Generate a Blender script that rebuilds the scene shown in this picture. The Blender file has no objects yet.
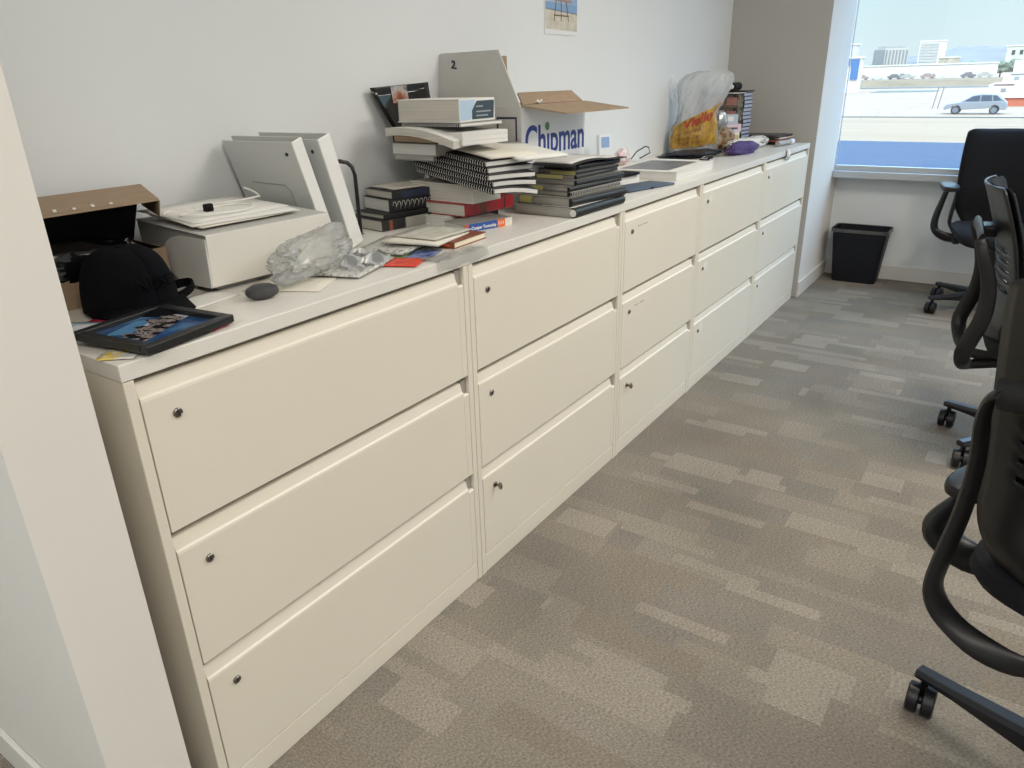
import bpy, bmesh, math, random
from mathutils import Vector, Matrix, Euler, noise
random.seed(7)
R = math.radians
COL = bpy.context.scene.collection
TOP = 0.985           # height of the worktop

# ------------------------------------------------------------------ materials
MATS = {}
def mat(name, rgb, rough=0.6, metal=0.0, var=0.0, vscale=20.0, bump=0.0, bscale=200.0, spec=0.5, coat=0.0, sheen=0.0):
    if name in MATS: return MATS[name]
    m = bpy.data.materials.new(name); m.use_nodes = True
    nt = m.node_tree; N = nt.nodes; L = nt.links
    b = N['Principled BSDF']
    b.inputs['Base Color'].default_value = (*rgb, 1)
    b.inputs['Roughness'].default_value = rough
    b.inputs['Metallic'].default_value = metal
    b.inputs['Specular IOR Level'].default_value = spec
    b.inputs['Coat Weight'].default_value = coat
    b.inputs['Sheen Weight'].default_value = sheen
    tc = N.new('ShaderNodeTexCoord')
    if var > 0:
        n = N.new('ShaderNodeTexNoise'); n.inputs['Scale'].default_value = vscale; n.inputs['Detail'].default_value = 4
        L.new(tc.outputs['Object'], n.inputs['Vector'])
        cr = N.new('ShaderNodeValToRGB')
        lo = [max(0, c*(1-var)) for c in rgb]; hi = [min(1, c*(1+var)) for c in rgb]
        cr.color_ramp.elements[0].position = .3; cr.color_ramp.elements[1].position = .7
        cr.color_ramp.elements[0].color = (*lo, 1); cr.color_ramp.elements[1].color = (*hi, 1)
        L.new(n.outputs['Fac'], cr.inputs['Fac']); L.new(cr.outputs['Color'], b.inputs['Base Color'])
    if bump > 0:
        n2 = N.new('ShaderNodeTexNoise'); n2.inputs['Scale'].default_value = bscale
        L.new(tc.outputs['Object'], n2.inputs['Vector'])
        bp = N.new('ShaderNodeBump'); bp.inputs['Strength'].default_value = bump; bp.inputs['Distance'].default_value = .002
        L.new(n2.outputs['Fac'], bp.inputs['Height']); L.new(bp.outputs['Normal'], b.inputs['Normal'])
    MATS[name] = m
    return m

def layered(name, c1, c2, axis=2, freq=600.0, rough=.8):
    """page block: fine parallel lines of paper edges"""
    if name in MATS: return MATS[name]
    m = bpy.data.materials.new(name); m.use_nodes = True
    nt = m.node_tree; N = nt.nodes; L = nt.links; b = N['Principled BSDF']
    b.inputs['Roughness'].default_value = rough
    tc = N.new('ShaderNodeTexCoord'); mp = N.new('ShaderNodeMapping')
    s = [3, 3, 3]; s[axis] = freq; mp.inputs['Scale'].default_value = s
    n = N.new('ShaderNodeTexNoise'); n.inputs['Scale'].default_value = 1.0; n.inputs['Detail'].default_value = 2
    cr = N.new('ShaderNodeValToRGB'); cr.color_ramp.elements[0].position = .35; cr.color_ramp.elements[1].position = .65
    cr.color_ramp.elements[0].color = (*c1, 1); cr.color_ramp.elements[1].color = (*c2, 1)
    L.new(tc.outputs['Object'], mp.inputs['Vector']); L.new(mp.outputs['Vector'], n.inputs['Vector'])
    L.new(n.outputs['Fac'], cr.inputs['Fac']); L.new(cr.outputs['Color'], b.inputs['Base Color'])
    MATS[name] = m
    return m

def film(name, rgb, alpha, rough=.25, gloss=.35):
    """thin plastic film: transparent + translucent white + gloss"""
    if name in MATS: return MATS[name]
    m = bpy.data.materials.new(name); m.use_nodes = True
    nt = m.node_tree; N = nt.nodes; L = nt.links
    N.remove(N['Principled BSDF']); out = N['Material Output']
    tr = N.new('ShaderNodeBsdfTransparent'); tr.inputs['Color'].default_value = (.97, .98, .97, 1)
    df = N.new('ShaderNodeBsdfDiffuse'); df.inputs['Color'].default_value = (*rgb, 1)
    tl = N.new('ShaderNodeBsdfTranslucent'); tl.inputs['Color'].default_value = (*rgb, 1)
    gl = N.new('ShaderNodeBsdfGlossy'); gl.inputs['Roughness'].default_value = rough
    m1 = N.new('ShaderNodeMixShader'); m1.inputs[0].default_value = .4
    L.new(df.outputs[0], m1.inputs[1]); L.new(tl.outputs[0], m1.inputs[2])
    m2 = N.new('ShaderNodeMixShader'); m2.inputs[0].default_value = alpha
    L.new(tr.outputs[0], m2.inputs[1]); L.new(m1.outputs[0], m2.inputs[2])
    fr = N.new('ShaderNodeFresnel'); fr.inputs['IOR'].default_value = 1.45
    mu = N.new('ShaderNodeMath'); mu.operation = 'MULTIPLY'; mu.inputs[1].default_value = gloss*2
    L.new(fr.outputs[0], mu.inputs[0])
    m3 = N.new('ShaderNodeMixShader'); L.new(mu.outputs[0], m3.inputs[0])
    L.new(m2.outputs[0], m3.inputs[1]); L.new(gl.outputs[0], m3.inputs[2])
    L.new(m3.outputs[0], out.inputs['Surface'])
    MATS[name] = m
    return m

def carpet():
    m = bpy.data.materials.new('carpet'); m.use_nodes = True
    nt = m.node_tree; N = nt.nodes; L = nt.links; b = N['Principled BSDF']
    b.inputs['Roughness'].default_value = .95; b.inputs['Specular IOR Level'].default_value = .2
    tc = N.new('ShaderNodeTexCoord')
    def bricks(w, h, off, shift):
        mp = N.new('ShaderNodeMapping'); mp.inputs['Rotation'].default_value = (0, 0, R(90)); mp.inputs['Location'].default_value = (shift, shift*1.7, 0)
        L.new(tc.outputs['Object'], mp.inputs['Vector'])
        br = N.new('ShaderNodeTexBrick'); br.inputs['Scale'].default_value = 1
        br.offset = off; br.inputs['Brick Width'].default_value = w; br.inputs['Row Height'].default_value = h
        br.inputs['Mortar Size'].default_value = 0; br.inputs['Bias'].default_value = 0
        br.inputs['Color1'].default_value = (0, 0, 0, 1); br.inputs['Color2'].default_value = (1, 1, 1, 1)
        L.new(mp.outputs['Vector'], br.inputs['Vector'])
        return br
    b1 = bricks(.36, .10, .37, .03); b2 = bricks(.19, .10, .21, .31); b3 = bricks(.61, .23, .4, .13); b4 = bricks(.26, .045, .3, .07)
    def ramp(src, stops, interp='CONSTANT'):
        c = N.new('ShaderNodeValToRGB'); c.color_ramp.interpolation = interp
        e = c.color_ramp.elements
        e[0].position = stops[0][0]; e[0].color = (*stops[0][1], 1)
        e[1].position = stops[1][0]; e[1].color = (*stops[1][1], 1)
        for p, col in stops[2:]:
            k = e.new(p); k.color = (*col, 1)
        L.new(src, c.inputs['Fac']); return c
    A = ramp(b1.outputs['Color'], [(0, (0.211, 0.195, 0.174)), (.3, (0.238, 0.218, 0.194)), (.55, (0.220, 0.197, 0.168)), (.78, (0.268, 0.247, 0.218)), (.9, (0.200, 0.186, 0.169))])
    B = ramp(b2.outputs['Color'], [(0, (0.216, 0.197, 0.174)), (.4, (0.284, 0.262, 0.232)), (.52, (0.206, 0.193, 0.175)), (.75, (0.241, 0.220, 0.191))])
    sel = ramp(b3.outputs['Color'], [(0, (0, 0, 0)), (.55, (1, 1, 1))])
    mx = N.new('ShaderNodeMix'); mx.data_type = 'RGBA'
    L.new(sel.outputs['Color'], mx.inputs[0]); L.new(A.outputs['Color'], mx.inputs[6]); L.new(B.outputs['Color'], mx.inputs[7])
    sel2 = ramp(b4.outputs['Color'], [(0, (0, 0, 0)), (.90, (1, 1, 1))])
    mx2 = N.new('ShaderNodeMix'); mx2.data_type = 'RGBA'
    L.new(sel2.outputs['Color'], mx2.inputs[0]); L.new(mx.outputs[2], mx2.inputs[6]); mx2.inputs[7].default_value = (.272, .251, .222, 1)
    # soft large variation + yarn
    n = N.new('ShaderNodeTexNoise'); n.inputs['Scale'].default_value = 2.2; n.inputs['Detail'].default_value = 3
    L.new(tc.outputs['Object'], n.inputs['Vector'])
    y = N.new('ShaderNodeTexNoise'); y.inputs['Scale'].default_value = 1; y.inputs['Detail'].default_value = 2
    mp = N.new('ShaderNodeMapping'); mp.inputs['Scale'].default_value = (260, 130, 1)
    L.new(tc.outputs['Object'], mp.inputs['Vector']); L.new(mp.outputs['Vector'], y.inputs['Vector'])
    r1 = ramp(n.outputs['Fac'], [(.3, (.85, .82, .76)), (.7, (1.12, 1.08, 1.0))], 'LINEAR')
    r2 = ramp(y.outputs['Fac'], [(.3, (.66, .66, .66)), (.7, (1.3, 1.3, 1.3))], 'LINEAR')
    def mul(a, c):
        k = N.new('ShaderNodeMix'); k.data_type = 'RGBA'; k.blend_type = 'MULTIPLY'; k.inputs[0].default_value = 1
        L.new(a, k.inputs[6]); L.new(c, k.inputs[7]); return k.outputs[2]
    L.new(mul(mul(mx2.outputs[2], r1.outputs['Color']), r2.outputs['Color']), b.inputs['Base Color'])
    bp = N.new('ShaderNodeBump'); bp.inputs['Strength'].default_value = .5; bp.inputs['Distance'].default_value = .003
    L.new(y.outputs['Fac'], bp.inputs['Height']); L.new(bp.outputs['Normal'], b.inputs['Normal'])
    return m

def photo_mat(name, stops, scale=(9, 9, 9), kind='noise', rough=.25):
    """blurry printed picture: noise through a constant colour ramp"""
    if name in MATS: return MATS[name]
    m = bpy.data.materials.new(name); m.use_nodes = True
    nt = m.node_tree; N = nt.nodes; L = nt.links; b = N['Principled BSDF']; b.inputs['Roughness'].default_value = rough
    tc = N.new('ShaderNodeTexCoord'); mp = N.new('ShaderNodeMapping'); mp.inputs['Scale'].default_value = scale
    L.new(tc.outputs['Object'], mp.inputs['Vector'])
    n = N.new('ShaderNodeTexNoise'); n.inputs['Scale'].default_value = 1; n.inputs['Detail'].default_value = 3
    L.new(mp.outputs['Vector'], n.inputs['Vector'])
    c = N.new('ShaderNodeValToRGB'); e = c.color_ramp.elements
    e[0].position = stops[0][0]; e[0].color = (*stops[0][1], 1); e[1].position = stops[1][0]; e[1].color = (*stops[1][1], 1)
    for p, col in stops[2:]:
        k = e.new(p); k.color = (*col, 1)
    L.new(n.outputs['Fac'], c.inputs['Fac']); L.new(c.outputs['Color'], b.inputs['Base Color'])
    MATS[name] = m
    return m

M = {
 'wall': mat('wall_paint', (.755, .78, .79), .85, var=.012, vscale=3, bump=.06, bscale=350),
 'pier': mat('pier_paint', (.74, .715, .67), .85, var=.012, vscale=3, bump=.06, bscale=350),
 'niche': mat('niche_painted_shade', (.47, .455, .425), .85, var=.012, vscale=3, bump=.06, bscale=350),  # darker than the pier: shade on its niche side put into the colour
 'trim': mat('trim_paint', (.70, .68, .64), .6, bump=.03),
 'ceil': mat('ceiling_tile', (.8, .8, .78), .9, var=.03, vscale=60),
 'cab': mat('cabinet_enamel', (.765, .71, .605), .42, var=.008, vscale=4, bump=.03, bscale=600),
 'cab_side': mat('cabinet_side_enamel', (.70, .68, .62), .45, bump=.03, bscale=600),
 'counter': mat('worktop_laminate', (.76, .735, .68), .33, var=.012, vscale=60, bump=.02, bscale=500),
 'dark': mat('dark_gap', (.03, .028, .025), .8),
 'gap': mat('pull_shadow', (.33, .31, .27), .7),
 'chrome': mat('lock_metal', (.25, .23, .21), .3, metal=1),
 'brass': mat('key_metal', (.30, .26, .19), .35, metal=1),
 'black': mat('black_plastic', (.0075, .0075, .0085), .40, bump=.05, bscale=900, spec=.4),
 'blackmat': mat('black_matte', (.006, .006, .0065), .75, bump=.1, bscale=500, spec=.25),
 'mesh': mat('chair_fabric', (.006, .0065, .009), .9, bump=.5, bscale=900, sheen=.02, spec=.25),
 'base': mat('chair_base_plastic', (.012, .013, .018), .30),
 'white': mat('white_paper', (.80, .79, .75), .7),
 'paper2': mat('cream_paper', (.74, .70, .61), .75, var=.03, vscale=12),
 'card': mat('white_card', (.80, .775, .72), .6, var=.015, vscale=8),
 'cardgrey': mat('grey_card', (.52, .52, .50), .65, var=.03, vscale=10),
 'kraft': mat('kraft_cardboard', (.34, .245, .16), .85, var=.07, vscale=30),
 'kraftdark': mat('kraft_cardboard_shade', (.17, .115, .07), .85, var=.08, vscale=30),
 'boxgrey': mat('white_board_carton', (.56, .55, .52), .7, var=.02, vscale=12),
 'boxwhite': mat('carton_print_white', (.84, .86, .88), .55, var=.01, vscale=9),
 'navy': mat('ink_navy', (.018, .04, .26), .5),
 'inkdark': mat('ink_dark', (.025, .025, .07), .6),
 'green': mat('ink_green', (.10, .30, .10), .6),
 'grey': mat('ink_grey', (.33, .35, .36), .6),
 'red': mat('red_cover', (.36, .022, .030), .4, var=.08, vscale=25),
 'orange': mat('orange_print', (.80, .16, .04), .45),
 'blue': mat('blue_cover', (.025, .085, .33), .4, var=.1, vscale=30),
 'navycover': mat('navy_cover', (.02, .03, .07), .45),
 'bluegrey': mat('slate_blue_cover', (.055, .085, .14), .45, var=.1, vscale=20),
 'brown': mat('brown_cover', (.22, .06, .03), .5, var=.1, vscale=50),
 'greycover': mat('grey_board_cover', (.36, .345, .31), .7, var=.04, vscale=30),
 'greycover2': mat('grey_cloth_cover', (.17, .165, .15), .7, var=.05, vscale=30),
 'spineblack': mat('black_spine_cloth', (.013, .013, .014), .38, bump=.2, bscale=400),
 'blackcover': mat('black_cloth_cover', (.011, .011, .012), .5, bump=.2, bscale=400),
 'glossblack': mat('gloss_black', (.006, .006, .007), .08, coat=.5),
 'yellow': mat('yellow_sticky', (.55, .50, .20), .7),
 'binder': mat('binder_vinyl', (.63, .645, .635), .40, bump=.03),
 'spinewhite': mat('binder_spine_lit_vinyl', (.86, .855, .83), .25, coat=.3),  # brighter than the covers: window reflection put into the colour
 'wire': mat('wire_black', (.01, .01, .01), .35),
 'wirew': mat('spiral_wire', (.72, .71, .68), .4, metal=.1),
 'cap': mat('cap_cloth', (.0022, .0028, .0045), .95, bump=.5, bscale=700, spec=.15),
 'stone': mat('dark_stone', (.055, .055, .058), .6, var=.15, vscale=60, bump=.3, bscale=120),
 'purple': mat('purple_cloth', (.075, .045, .17), .75, var=.15, vscale=60, bump=.4, bscale=150),
 'cloth': mat('white_cloth', (.62, .60, .56), .85, var=.08, vscale=60, bump=.5, bscale=90),
 'bin': mat('bin_plastic', (.005, .006, .010), .5, spec=.3),
 'binbag': mat('bin_liner', (.075, .075, .075), .3, var=.2, vscale=40),
 'alum': mat('aluminium', (.50, .53, .56), .35, metal=.6),
 'snack': photo_mat('snack_mix', [(.3, (.05, .03, .02)), (.45, (.25, .13, .05)), (.55, (.35, .30, .22)), (.7, (.10, .06, .04))], (35, 35, 35)),
 'pages': layered('page_edges', (.50, .475, .42), (.66, .63, .56)),
 'pageswhite': layered('page_edges_white', (.62, .61, .58), (.78, .77, .74)),
 'pagesgrey': layered('page_edges_grey', (.33, .315, .275), (.47, .45, .40)),
 'film': film('clear_film', (.85, .86, .84), .30, .15, .5),
 'film_milky': film('milky_film', (.99, .99, .97), .31, .18, .45),
 'bagfilm': film('shopping_bag_film', (.86, .87, .88), .40, .25, .4),
 'bagyellow': mat('bag_print_yellow', (.40, .235, .035), .45, var=.35, vscale=30),
 'bagred': mat('bag_print_red', (.42, .03, .02), .5),
}

# ------------------------------------------------------------------ mesh builder
class MB:
    def __init__(s): s.v = []; s.f = []; s.m = []
    def add(s, vs, fs, m=0, xf=None):
        o = len(s.v)
        for v in vs:
            v = Vector(v)
            s.v.append(xf @ v if xf else v)
        for f in fs: s.f.append([o+i for i in f]); s.m.append(m)
        return s
    def box(s, x0, x1, y0, y1, z0, z1, m=0, xf=None):
        vs = [(x, y, z) for z in (z0, z1) for y in (y0, y1) for x in (x0, x1)]
        return s.add(vs, [(0, 2, 3, 1), (4, 5, 7, 6), (0, 1, 5, 4), (2, 6, 7, 3), (0, 4, 6, 2), (1, 3, 7, 5)], m, xf)
    def prism(s, poly, d0, d1, axis='y', m=0, xf=None):
        """extrude a 2-d polygon: axis y -> poly in xz; axis x -> poly in yz; axis z -> poly in xy"""
        def P(a, b, d): return {'y': (a, d, b), 'x': (d, a, b), 'z': (a, b, d)}[axis]
        n = len(poly)
        vs = [P(a, b, d0) for a, b in poly] + [P(a, b, d1) for a, b in poly]
        fs = [tuple(range(n)), tuple(range(2*n-1, n-1, -1))] + [(i, (i+1) % n, n+(i+1) % n, n+i) for i in range(n)]
        return s.add(vs, fs, m, xf)
    def tube(s, pts, r, n=8, m=0, flat=None, closed=False, up=(0, 0, 1)):
        pts = [Vector(p) for p in pts]; k = len(pts)
        rs = r if isinstance(r, (list, tuple)) else [r]*k
        rings = []
        for i, p in enumerate(pts):
            a = pts[(i-1) % k] if (closed or i > 0) else p
            b = pts[(i+1) % k] if (closed or i < k-1) else p
            t = (b-a).normalized()
            u = Vector(up)
            if abs(t.dot(u)) > .95: u = Vector((1, 0, 0)) if abs(t.x) < .9 else Vector((0, 1, 0))
            sd = t.cross(u).normalized(); w = sd.cross(t)
            fa, fb = flat if flat else (1, 1)
            rings.append([p + sd*(math.cos(2*math.pi*j/n)*rs[i]*fa) + w*(math.sin(2*math.pi*j/n)*rs[i]*fb) for j in range(n)])
        vs = [v for rg in rings for v in rg]; fs = []
        e = k if closed else k-1
        for i in range(e):
            for j in range(n):
                i2 = (i+1) % k
                fs.append((i*n+j, i*n+(j+1) % n, i2*n+(j+1) % n, i2*n+j))
        if not closed: fs += [tuple(range(n-1, -1, -1)), tuple(range((k-1)*n, k*n))]
        return s.add(vs, fs, m)
    def lathe(s, prof, n=24, c=(0, 0, 0), m=0, xf=None, sx=1, sy=1):
        vs = []; fs = []; k = len(prof)
        for r, z in prof:
            for j in range(n):
                a = 2*math.pi*j/n; vs.append((c[0]+r*math.cos(a)*sx, c[1]+r*math.sin(a)*sy, c[2]+z))
        for i in range(k-1):
            for j in range(n): fs.append((i*n+j, i*n+(j+1) % n, (i+1)*n+(j+1) % n, (i+1)*n+j))
        fs += [tuple(range(n-1, -1, -1)), tuple(range((k-1)*n, k*n))]
        return s.add(vs, fs, m, xf)
    def grid(s, fn, nu, nv, m=0, skip=None, xf=None):
        vs = [fn(i/nu, j/nv) for j in range(nv+1) for i in range(nu+1)]
        fs = [(j*(nu+1)+i, j*(nu+1)+i+1, (j+1)*(nu+1)+i+1, (j+1)*(nu+1)+i) for j in range(nv) for i in range(nu) if not (skip and skip(i, j))]
        return s.add(vs, fs, m, xf)
    def loft(s, rings, m=0, cap=True):
        n = len(rings[0]); vs = [v for r in rings for v in r]; fs = []
        for i in range(len(rings)-1):
            for j in range(n): fs.append((i*n+j, i*n+(j+1) % n, (i+1)*n+(j+1) % n, (i+1)*n+j))
        if cap: fs += [tuple(range(n-1, -1, -1)), tuple(range((len(rings)-1)*n, len(rings)*n))]
        return s.add(vs, fs, m)

def obj(name, mb, mats, parent=None, smooth=False, bevel=0, loc=None, rot=None, solid=0, subd=0, seg=2):
    me = bpy.data.meshes.new(name); me.from_pydata([tuple(v) for v in mb.v], [], mb.f)
    if not isinstance(mats, (list, tuple)): mats = [mats]
    for x in mats: me.materials.append(M[x] if isinstance(x, str) else x)
    for p, k in zip(me.polygons, mb.m): p.material_index = k
    bm = bmesh.new(); bm.from_mesh(me); bmesh.ops.recalc_face_normals(bm, faces=bm.faces); bm.to_mesh(me); bm.free()
    me.update()
    if smooth:
        me.shade_smooth(); me.set_sharp_from_angle(angle=R(40))
    o = bpy.data.objects.new(name, me); COL.objects.link(o)
    if parent: o.parent = parent
    if loc: o.location = loc
    if rot: o.rotation_euler = rot
    if solid:
        md = o.modifiers.new('Solidify', 'SOLIDIFY'); md.thickness = solid; md.offset = 0
    if subd:
        md = o.modifiers.new('Subdivision', 'SUBSURF'); md.levels = subd; md.render_levels = subd; me.shade_smooth()
    if bevel:
        md = o.modifiers.new('Bevel', 'BEVEL'); md.width = bevel; md.segments = seg; md.limit_method = 'ANGLE'; md.angle_limit = R(40)
    return o
def tag(o, label, cat=None, group=None, kind=None):
    if label: o['label'] = label
    if cat: o['category'] = cat
    if group: o['group'] = group
    if kind: o['kind'] = kind
    return o
def thing(name, label, cat, loc=(0, 0, 0), rot=(0, 0, 0), group=None):
    o = bpy.data.objects.new(name, None); COL.objects.link(o); o.empty_display_size = .05
    o.location = loc; o.rotation_euler = rot
    return tag(o, label, cat, group)
def struct(name, mb, m, **k):
    o = obj(name, mb, m, **k)
    if not k.get('parent'): o['kind'] = 'structure'
    return o
def text(name, body, size, m, parent, loc, rot, sx=1, off=0.0, depth=.0004, align='LEFT'):
    cu = bpy.data.curves.new(name+'_curve', 'FONT'); cu.body = body; cu.size = size; cu.extrude = depth; cu.offset = off; cu.align_x = align
    t = bpy.data.objects.new(name+'_tmp', cu); COL.objects.link(t)
    dg = bpy.context.evaluated_depsgraph_get(); dg.update()
    me = bpy.data.meshes.new_from_object(t.evaluated_get(dg)); me.name = name
    bpy.data.objects.remove(t)
    me.materials.clear(); me.materials.append(M[m])
    for v in me.vertices: v.co.x *= sx
    o = bpy.data.objects.new(name, me); COL.objects.link(o); o.parent = parent; o.location = loc; o.rotation_euler = rot
    return o

# ------------------------------------------------------------------ camera
def set_camera():
    yaw, pitch, roll = 0.6044, -0.3953, -0.0267
    f = Vector((math.cos(yaw)*math.cos(pitch), math.sin(yaw)*math.cos(pitch), math.sin(pitch)))
    r = f.cross(Vector((0, 0, 1))).normalized(); u = r.cross(f)
    c, s = math.cos(roll), math.sin(roll)
    r2 = r*c + u*s; u2 = u*c - r*s
    cam = bpy.data.cameras.new('camera'); o = bpy.data.objects.new('camera', cam); COL.objects.link(o)
    mt = Matrix((r2, u2, -f)).transposed().to_4x4(); mt.translation = Vector((-.5271, -1.1133, 1.3819))
    o.matrix_world = mt
    cam.sensor_width = 36; cam.lens = 726.87*36/1024; cam.clip_start = .02; cam.clip_end = 6000
    bpy.context.scene.camera = o
set_camera()

# ------------------------------------------------------------------ room shell
XW = 5.20    # wall under the window
XG = 5.07    # window plane
DB = .57     # back wall
CEIL = 2.75
YF = -5.2; XL = -3.6
struct('floor', MB().box(XL, XW+.1, YF, 1.2, -.05, 0), carpet())
struct('wall_back', MB().box(-.06, 4.44, DB, DB+.12, 0, CEIL), 'wall')
struct('wall_right', MB().box(4.43, XG, -.02, DB+.12, 0, CEIL).box(XG, XW, -.02, DB+.12, 0, .70), ['pier'])
struct('wall_alcove', MB().box(4.424, 4.4299, -.0199, DB-.0005, .0, CEIL-.001), 'niche')  # thin skin that carries the painted shade of the niche side
struct('wall_left', MB().box(-.19, -.058, -.02, 1.2, 0, CEIL), 'pier')
struct('wall_rear', MB().box(XL, -.19, 1.08, 1.2, 0, CEIL), 'wall')
struct('wall_far', MB().box(XL-.1, XL, YF, 1.2, 0, CEIL), 'wall')
struct('wall_front', MB().box(XL, XW+.1, YF-.1, YF, 0, CEIL), 'wall')
struct('wall_window', MB().box(XW, XW+.12, YF, .2, 0, .70).box(XG+.005, XG+.10, YF, .2, 2.5, CEIL), 'wall')
struct('ceiling', MB().box(XL, XW+.1, YF, 1.2, CEIL, CEIL+.05), 'ceil')
struct('baseboard_right', MB().box(4.424, XW-.013, -.033, -.0205, 0, .10), 'trim', bevel=.002)
struct('baseboard_window', MB().box(XW-.012, XW-.0005, YF, -.034, 0, .10), 'trim', bevel=.002)
struct('baseboard_left', MB().box(-.202, -.1905, -.02, 1.07, 0, .09), 'trim', bevel=.002)
# window: sill, frame, panes
struct('trim_1', MB().box(XG-.035, XW+.06, YF, -.022, .705, .752), 'alum', bevel=.004)
win = struct('window_1', MB().box(XG+.005, XG+.05, YF, -.022, .753, .785).box(XG+.005, XG+.05, YF, -.022, 2.45, 2.5)
             .box(XG+.02, XG+.05, -.0235, -.0215, .785, 2.45).box(XG+.005, XG+.05, -2.45, -2.39, .785, 2.45).box(XG+.005, XG+.05, YF, YF+.05, .785, 2.45), 'alum')
gl = bpy.data.materials.new('window_glass'); gl.use_nodes = True
nt = gl.node_tree; nt.nodes.remove(nt.nodes['Principled BSDF'])
a = nt.nodes.new('ShaderNodeBsdfTransparent'); a.inputs['Color'].default_value = (.95, .985, 1, 1)
b = nt.nodes.new('ShaderNodeBsdfGlossy'); b.inputs['Roughness'].default_value = .02
mx = nt.nodes.new('ShaderNodeMixShader'); mx.inputs[0].default_value = .04
nt.links.new(a.outputs[0], mx.inputs[1]); nt.links.new(b.outputs[0], mx.inputs[2]); nt.links.new(mx.outputs[0], nt.nodes['Material Output'].inputs['Surface'])
for y0, y1 in ((-2.39, -.0235), (YF+.05, -2.45)):
    obj('pane', MB().box(XG+.022, XG+.028, y0, y1, .785, 2.45), gl, win)
# ceiling light fixtures (above the frame)
def ceiling_light(x, y, power, label, lc=(1.0, .935, .84)):
    t = thing('ceiling_light', label, 'light', (x, y, CEIL), group='recessed ceiling lights')
    obj('frame', MB().box(-.62, .62, -.32, -.30, -.03, 0).box(-.62, .62, .30, .32, -.03, 0).box(-.62, -.60, -.30, .30, -.03, 0).box(.60, .62, -.30, .30, -.03, 0), 'trim', t)
    em = MATS.get('light_diffuser')
    if not em:
        em = mat('light_diffuser', (.9, .9, .88), .5)
        em.node_tree.nodes['Principled BSDF'].inputs['Emission Color'].default_value = (1, .86, .68, 1)
        em.node_tree.nodes['Principled BSDF'].inputs['Emission Strength'].default_value = .6
    obj('diffuser', MB().box(-.60, .60, -.30, .30, -.012, -.006), em, t)
    l = bpy.data.lights.new('ceiling_lamp', 'AREA'); l.shape = 'RECTANGLE'; l.size = 1.1; l.size_y = .55; l.energy = power; l.color = lc
    o = bpy.data.objects.new('ceiling_lamp', l); COL.objects.link(o); o.location = (x, y, CEIL-.04)
for x, y, p in ((-.6, -1.2, 14), (-.9, -2.6, 33), (1.9, -2.6, 45), (2.2, -1.3, 28), (4.2, -2.6, 25), (-2.3, -.6, 40)):  # the last one, far left, is added to brighten the partition's side face
    ceiling_light(x, y, p, 'unseen rectangular white recessed light panel in the ceiling', (.93, .97, 1.0) if x < -2 else (1.0, .935, .84))

# ------------------------------------------------------------------ file cabinets
WID = [.903, .8835, .7593, .914, .914]
XS = [0]
for w in WID: XS.append(XS[-1]+w)
CAB_LABELS = ['cream lateral file cabinet at the near end of the row, beside the white partition',
              'cream file cabinet second from the near end, key in its bottom drawer',
              'narrowest cream file cabinet, in the middle of the row, key in its bottom drawer',
              'cream file cabinet fourth from the near end, below the purple pouch',
              'cream file cabinet at the far end of the row beside the wall pier']
DZ = [(.662, .918), (.364, .620), (.067, .324)]
def drawer_mesh(w, z0, z1):
    m = MB()
    x0, x1 = .0225, w-.0225
    # front: flat face, rounded over into a sloping finger pull at the top
    prof = [(0.0, z0), (0.0, z1-.006), (.001, z1-.001), (.0045, z1+.0025), (.0105, z1+.024), (.014, z1+.026), (.032, z1+.026), (.032, z0)]
    m.prism(prof, x0, x1-.022, 'x')
    m.prism([(0.0, z0), (0.0, z1-.012), (.004, z1-.008), (.03, z1-.008), (.03, z0)], x1-.0218, x1, 'x')
    return m
for i, w in enumerate(WID):
    t = thing('file_cabinet', CAB_LABELS[i], 'file cabinet', (XS[i], 0, 0), group='lateral file cabinets')
    e = .0012
    c = MB().box(e, .020, 0, .50, 0, .9545).box(w-.020, w-e, 0, .50, 0, .9545).box(.0201, w-.0201, .045, .50, .0, .9545, 0)
    obj('carcass', c, 'cab' if i else ['cab'], t, bevel=.0015)
    obj('pull_recess', MB().box(.0205, w-.0205, .034, .0445, .07, .9540), 'gap', t)
    obj('plinth', MB().box(.0205, w-.0205, .0015, .0445, 0, .0625), 'cab', t, bevel=.003)
    for k, (z0, z1) in enumerate(DZ):
        d = obj('drawer', drawer_mesh(w, z0, z1), 'cab', t, bevel=.0012)
        # dark end of the pull
        obj('pull_end', MB().box(w-.044, w-.0212, .010, .03, z1-.007, z1+.030), 'gap', d)
        lx, lz = .079, z1-.044
        xf = Matrix.Translation((lx, 0, lz)) @ Matrix.Rotation(R(90), 4, 'X')
        lk = obj('lock', MB().lathe([(.0085, -.002), (.0085, .003), (.0068, .0045), (.0062, .0035), (0.001, .0035)], 20, xf=xf)
                 .box(-.0012, .0012, -.0045, .0045, .0034, .0042, 1, xf=xf), ['chrome', 'dark'], d, smooth=True)
        if (i, k) in ((1, 2), (2, 2)):
            obj('key', MB().box(-.001, .001, -.006, .006, .003, .016, xf=xf @ Matrix.Rotation(R(25), 4, 'Z')).lathe([(.001, .012), (.011, .016), (.012, .020), (.011, .024), (.001, .028)], 16, xf=xf @ Matrix.Scale(.35, 4, (1, 0, 0))), 'brass', d, smooth=True)
        # small label stickers on the drawers that carry them
        if i == 2 and k in (0, 1):
            q = MB()
            for s in range(2): q.box(.125+s*.045, .160+s*.05, -.0006, 0.0003, z1-.034, z1-.031)
            obj('label_strip', q, 'grey', d)
        if i >= 3:
            obj('label_sticker', MB().box(.10, .135, -.0006, .0003, z1-.052, z1-.022), 'white', d)
wt = obj('worktop', MB().box(0, XS[5], -.001, .569, .9556, TOP), 'counter', bevel=.0018)
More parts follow.
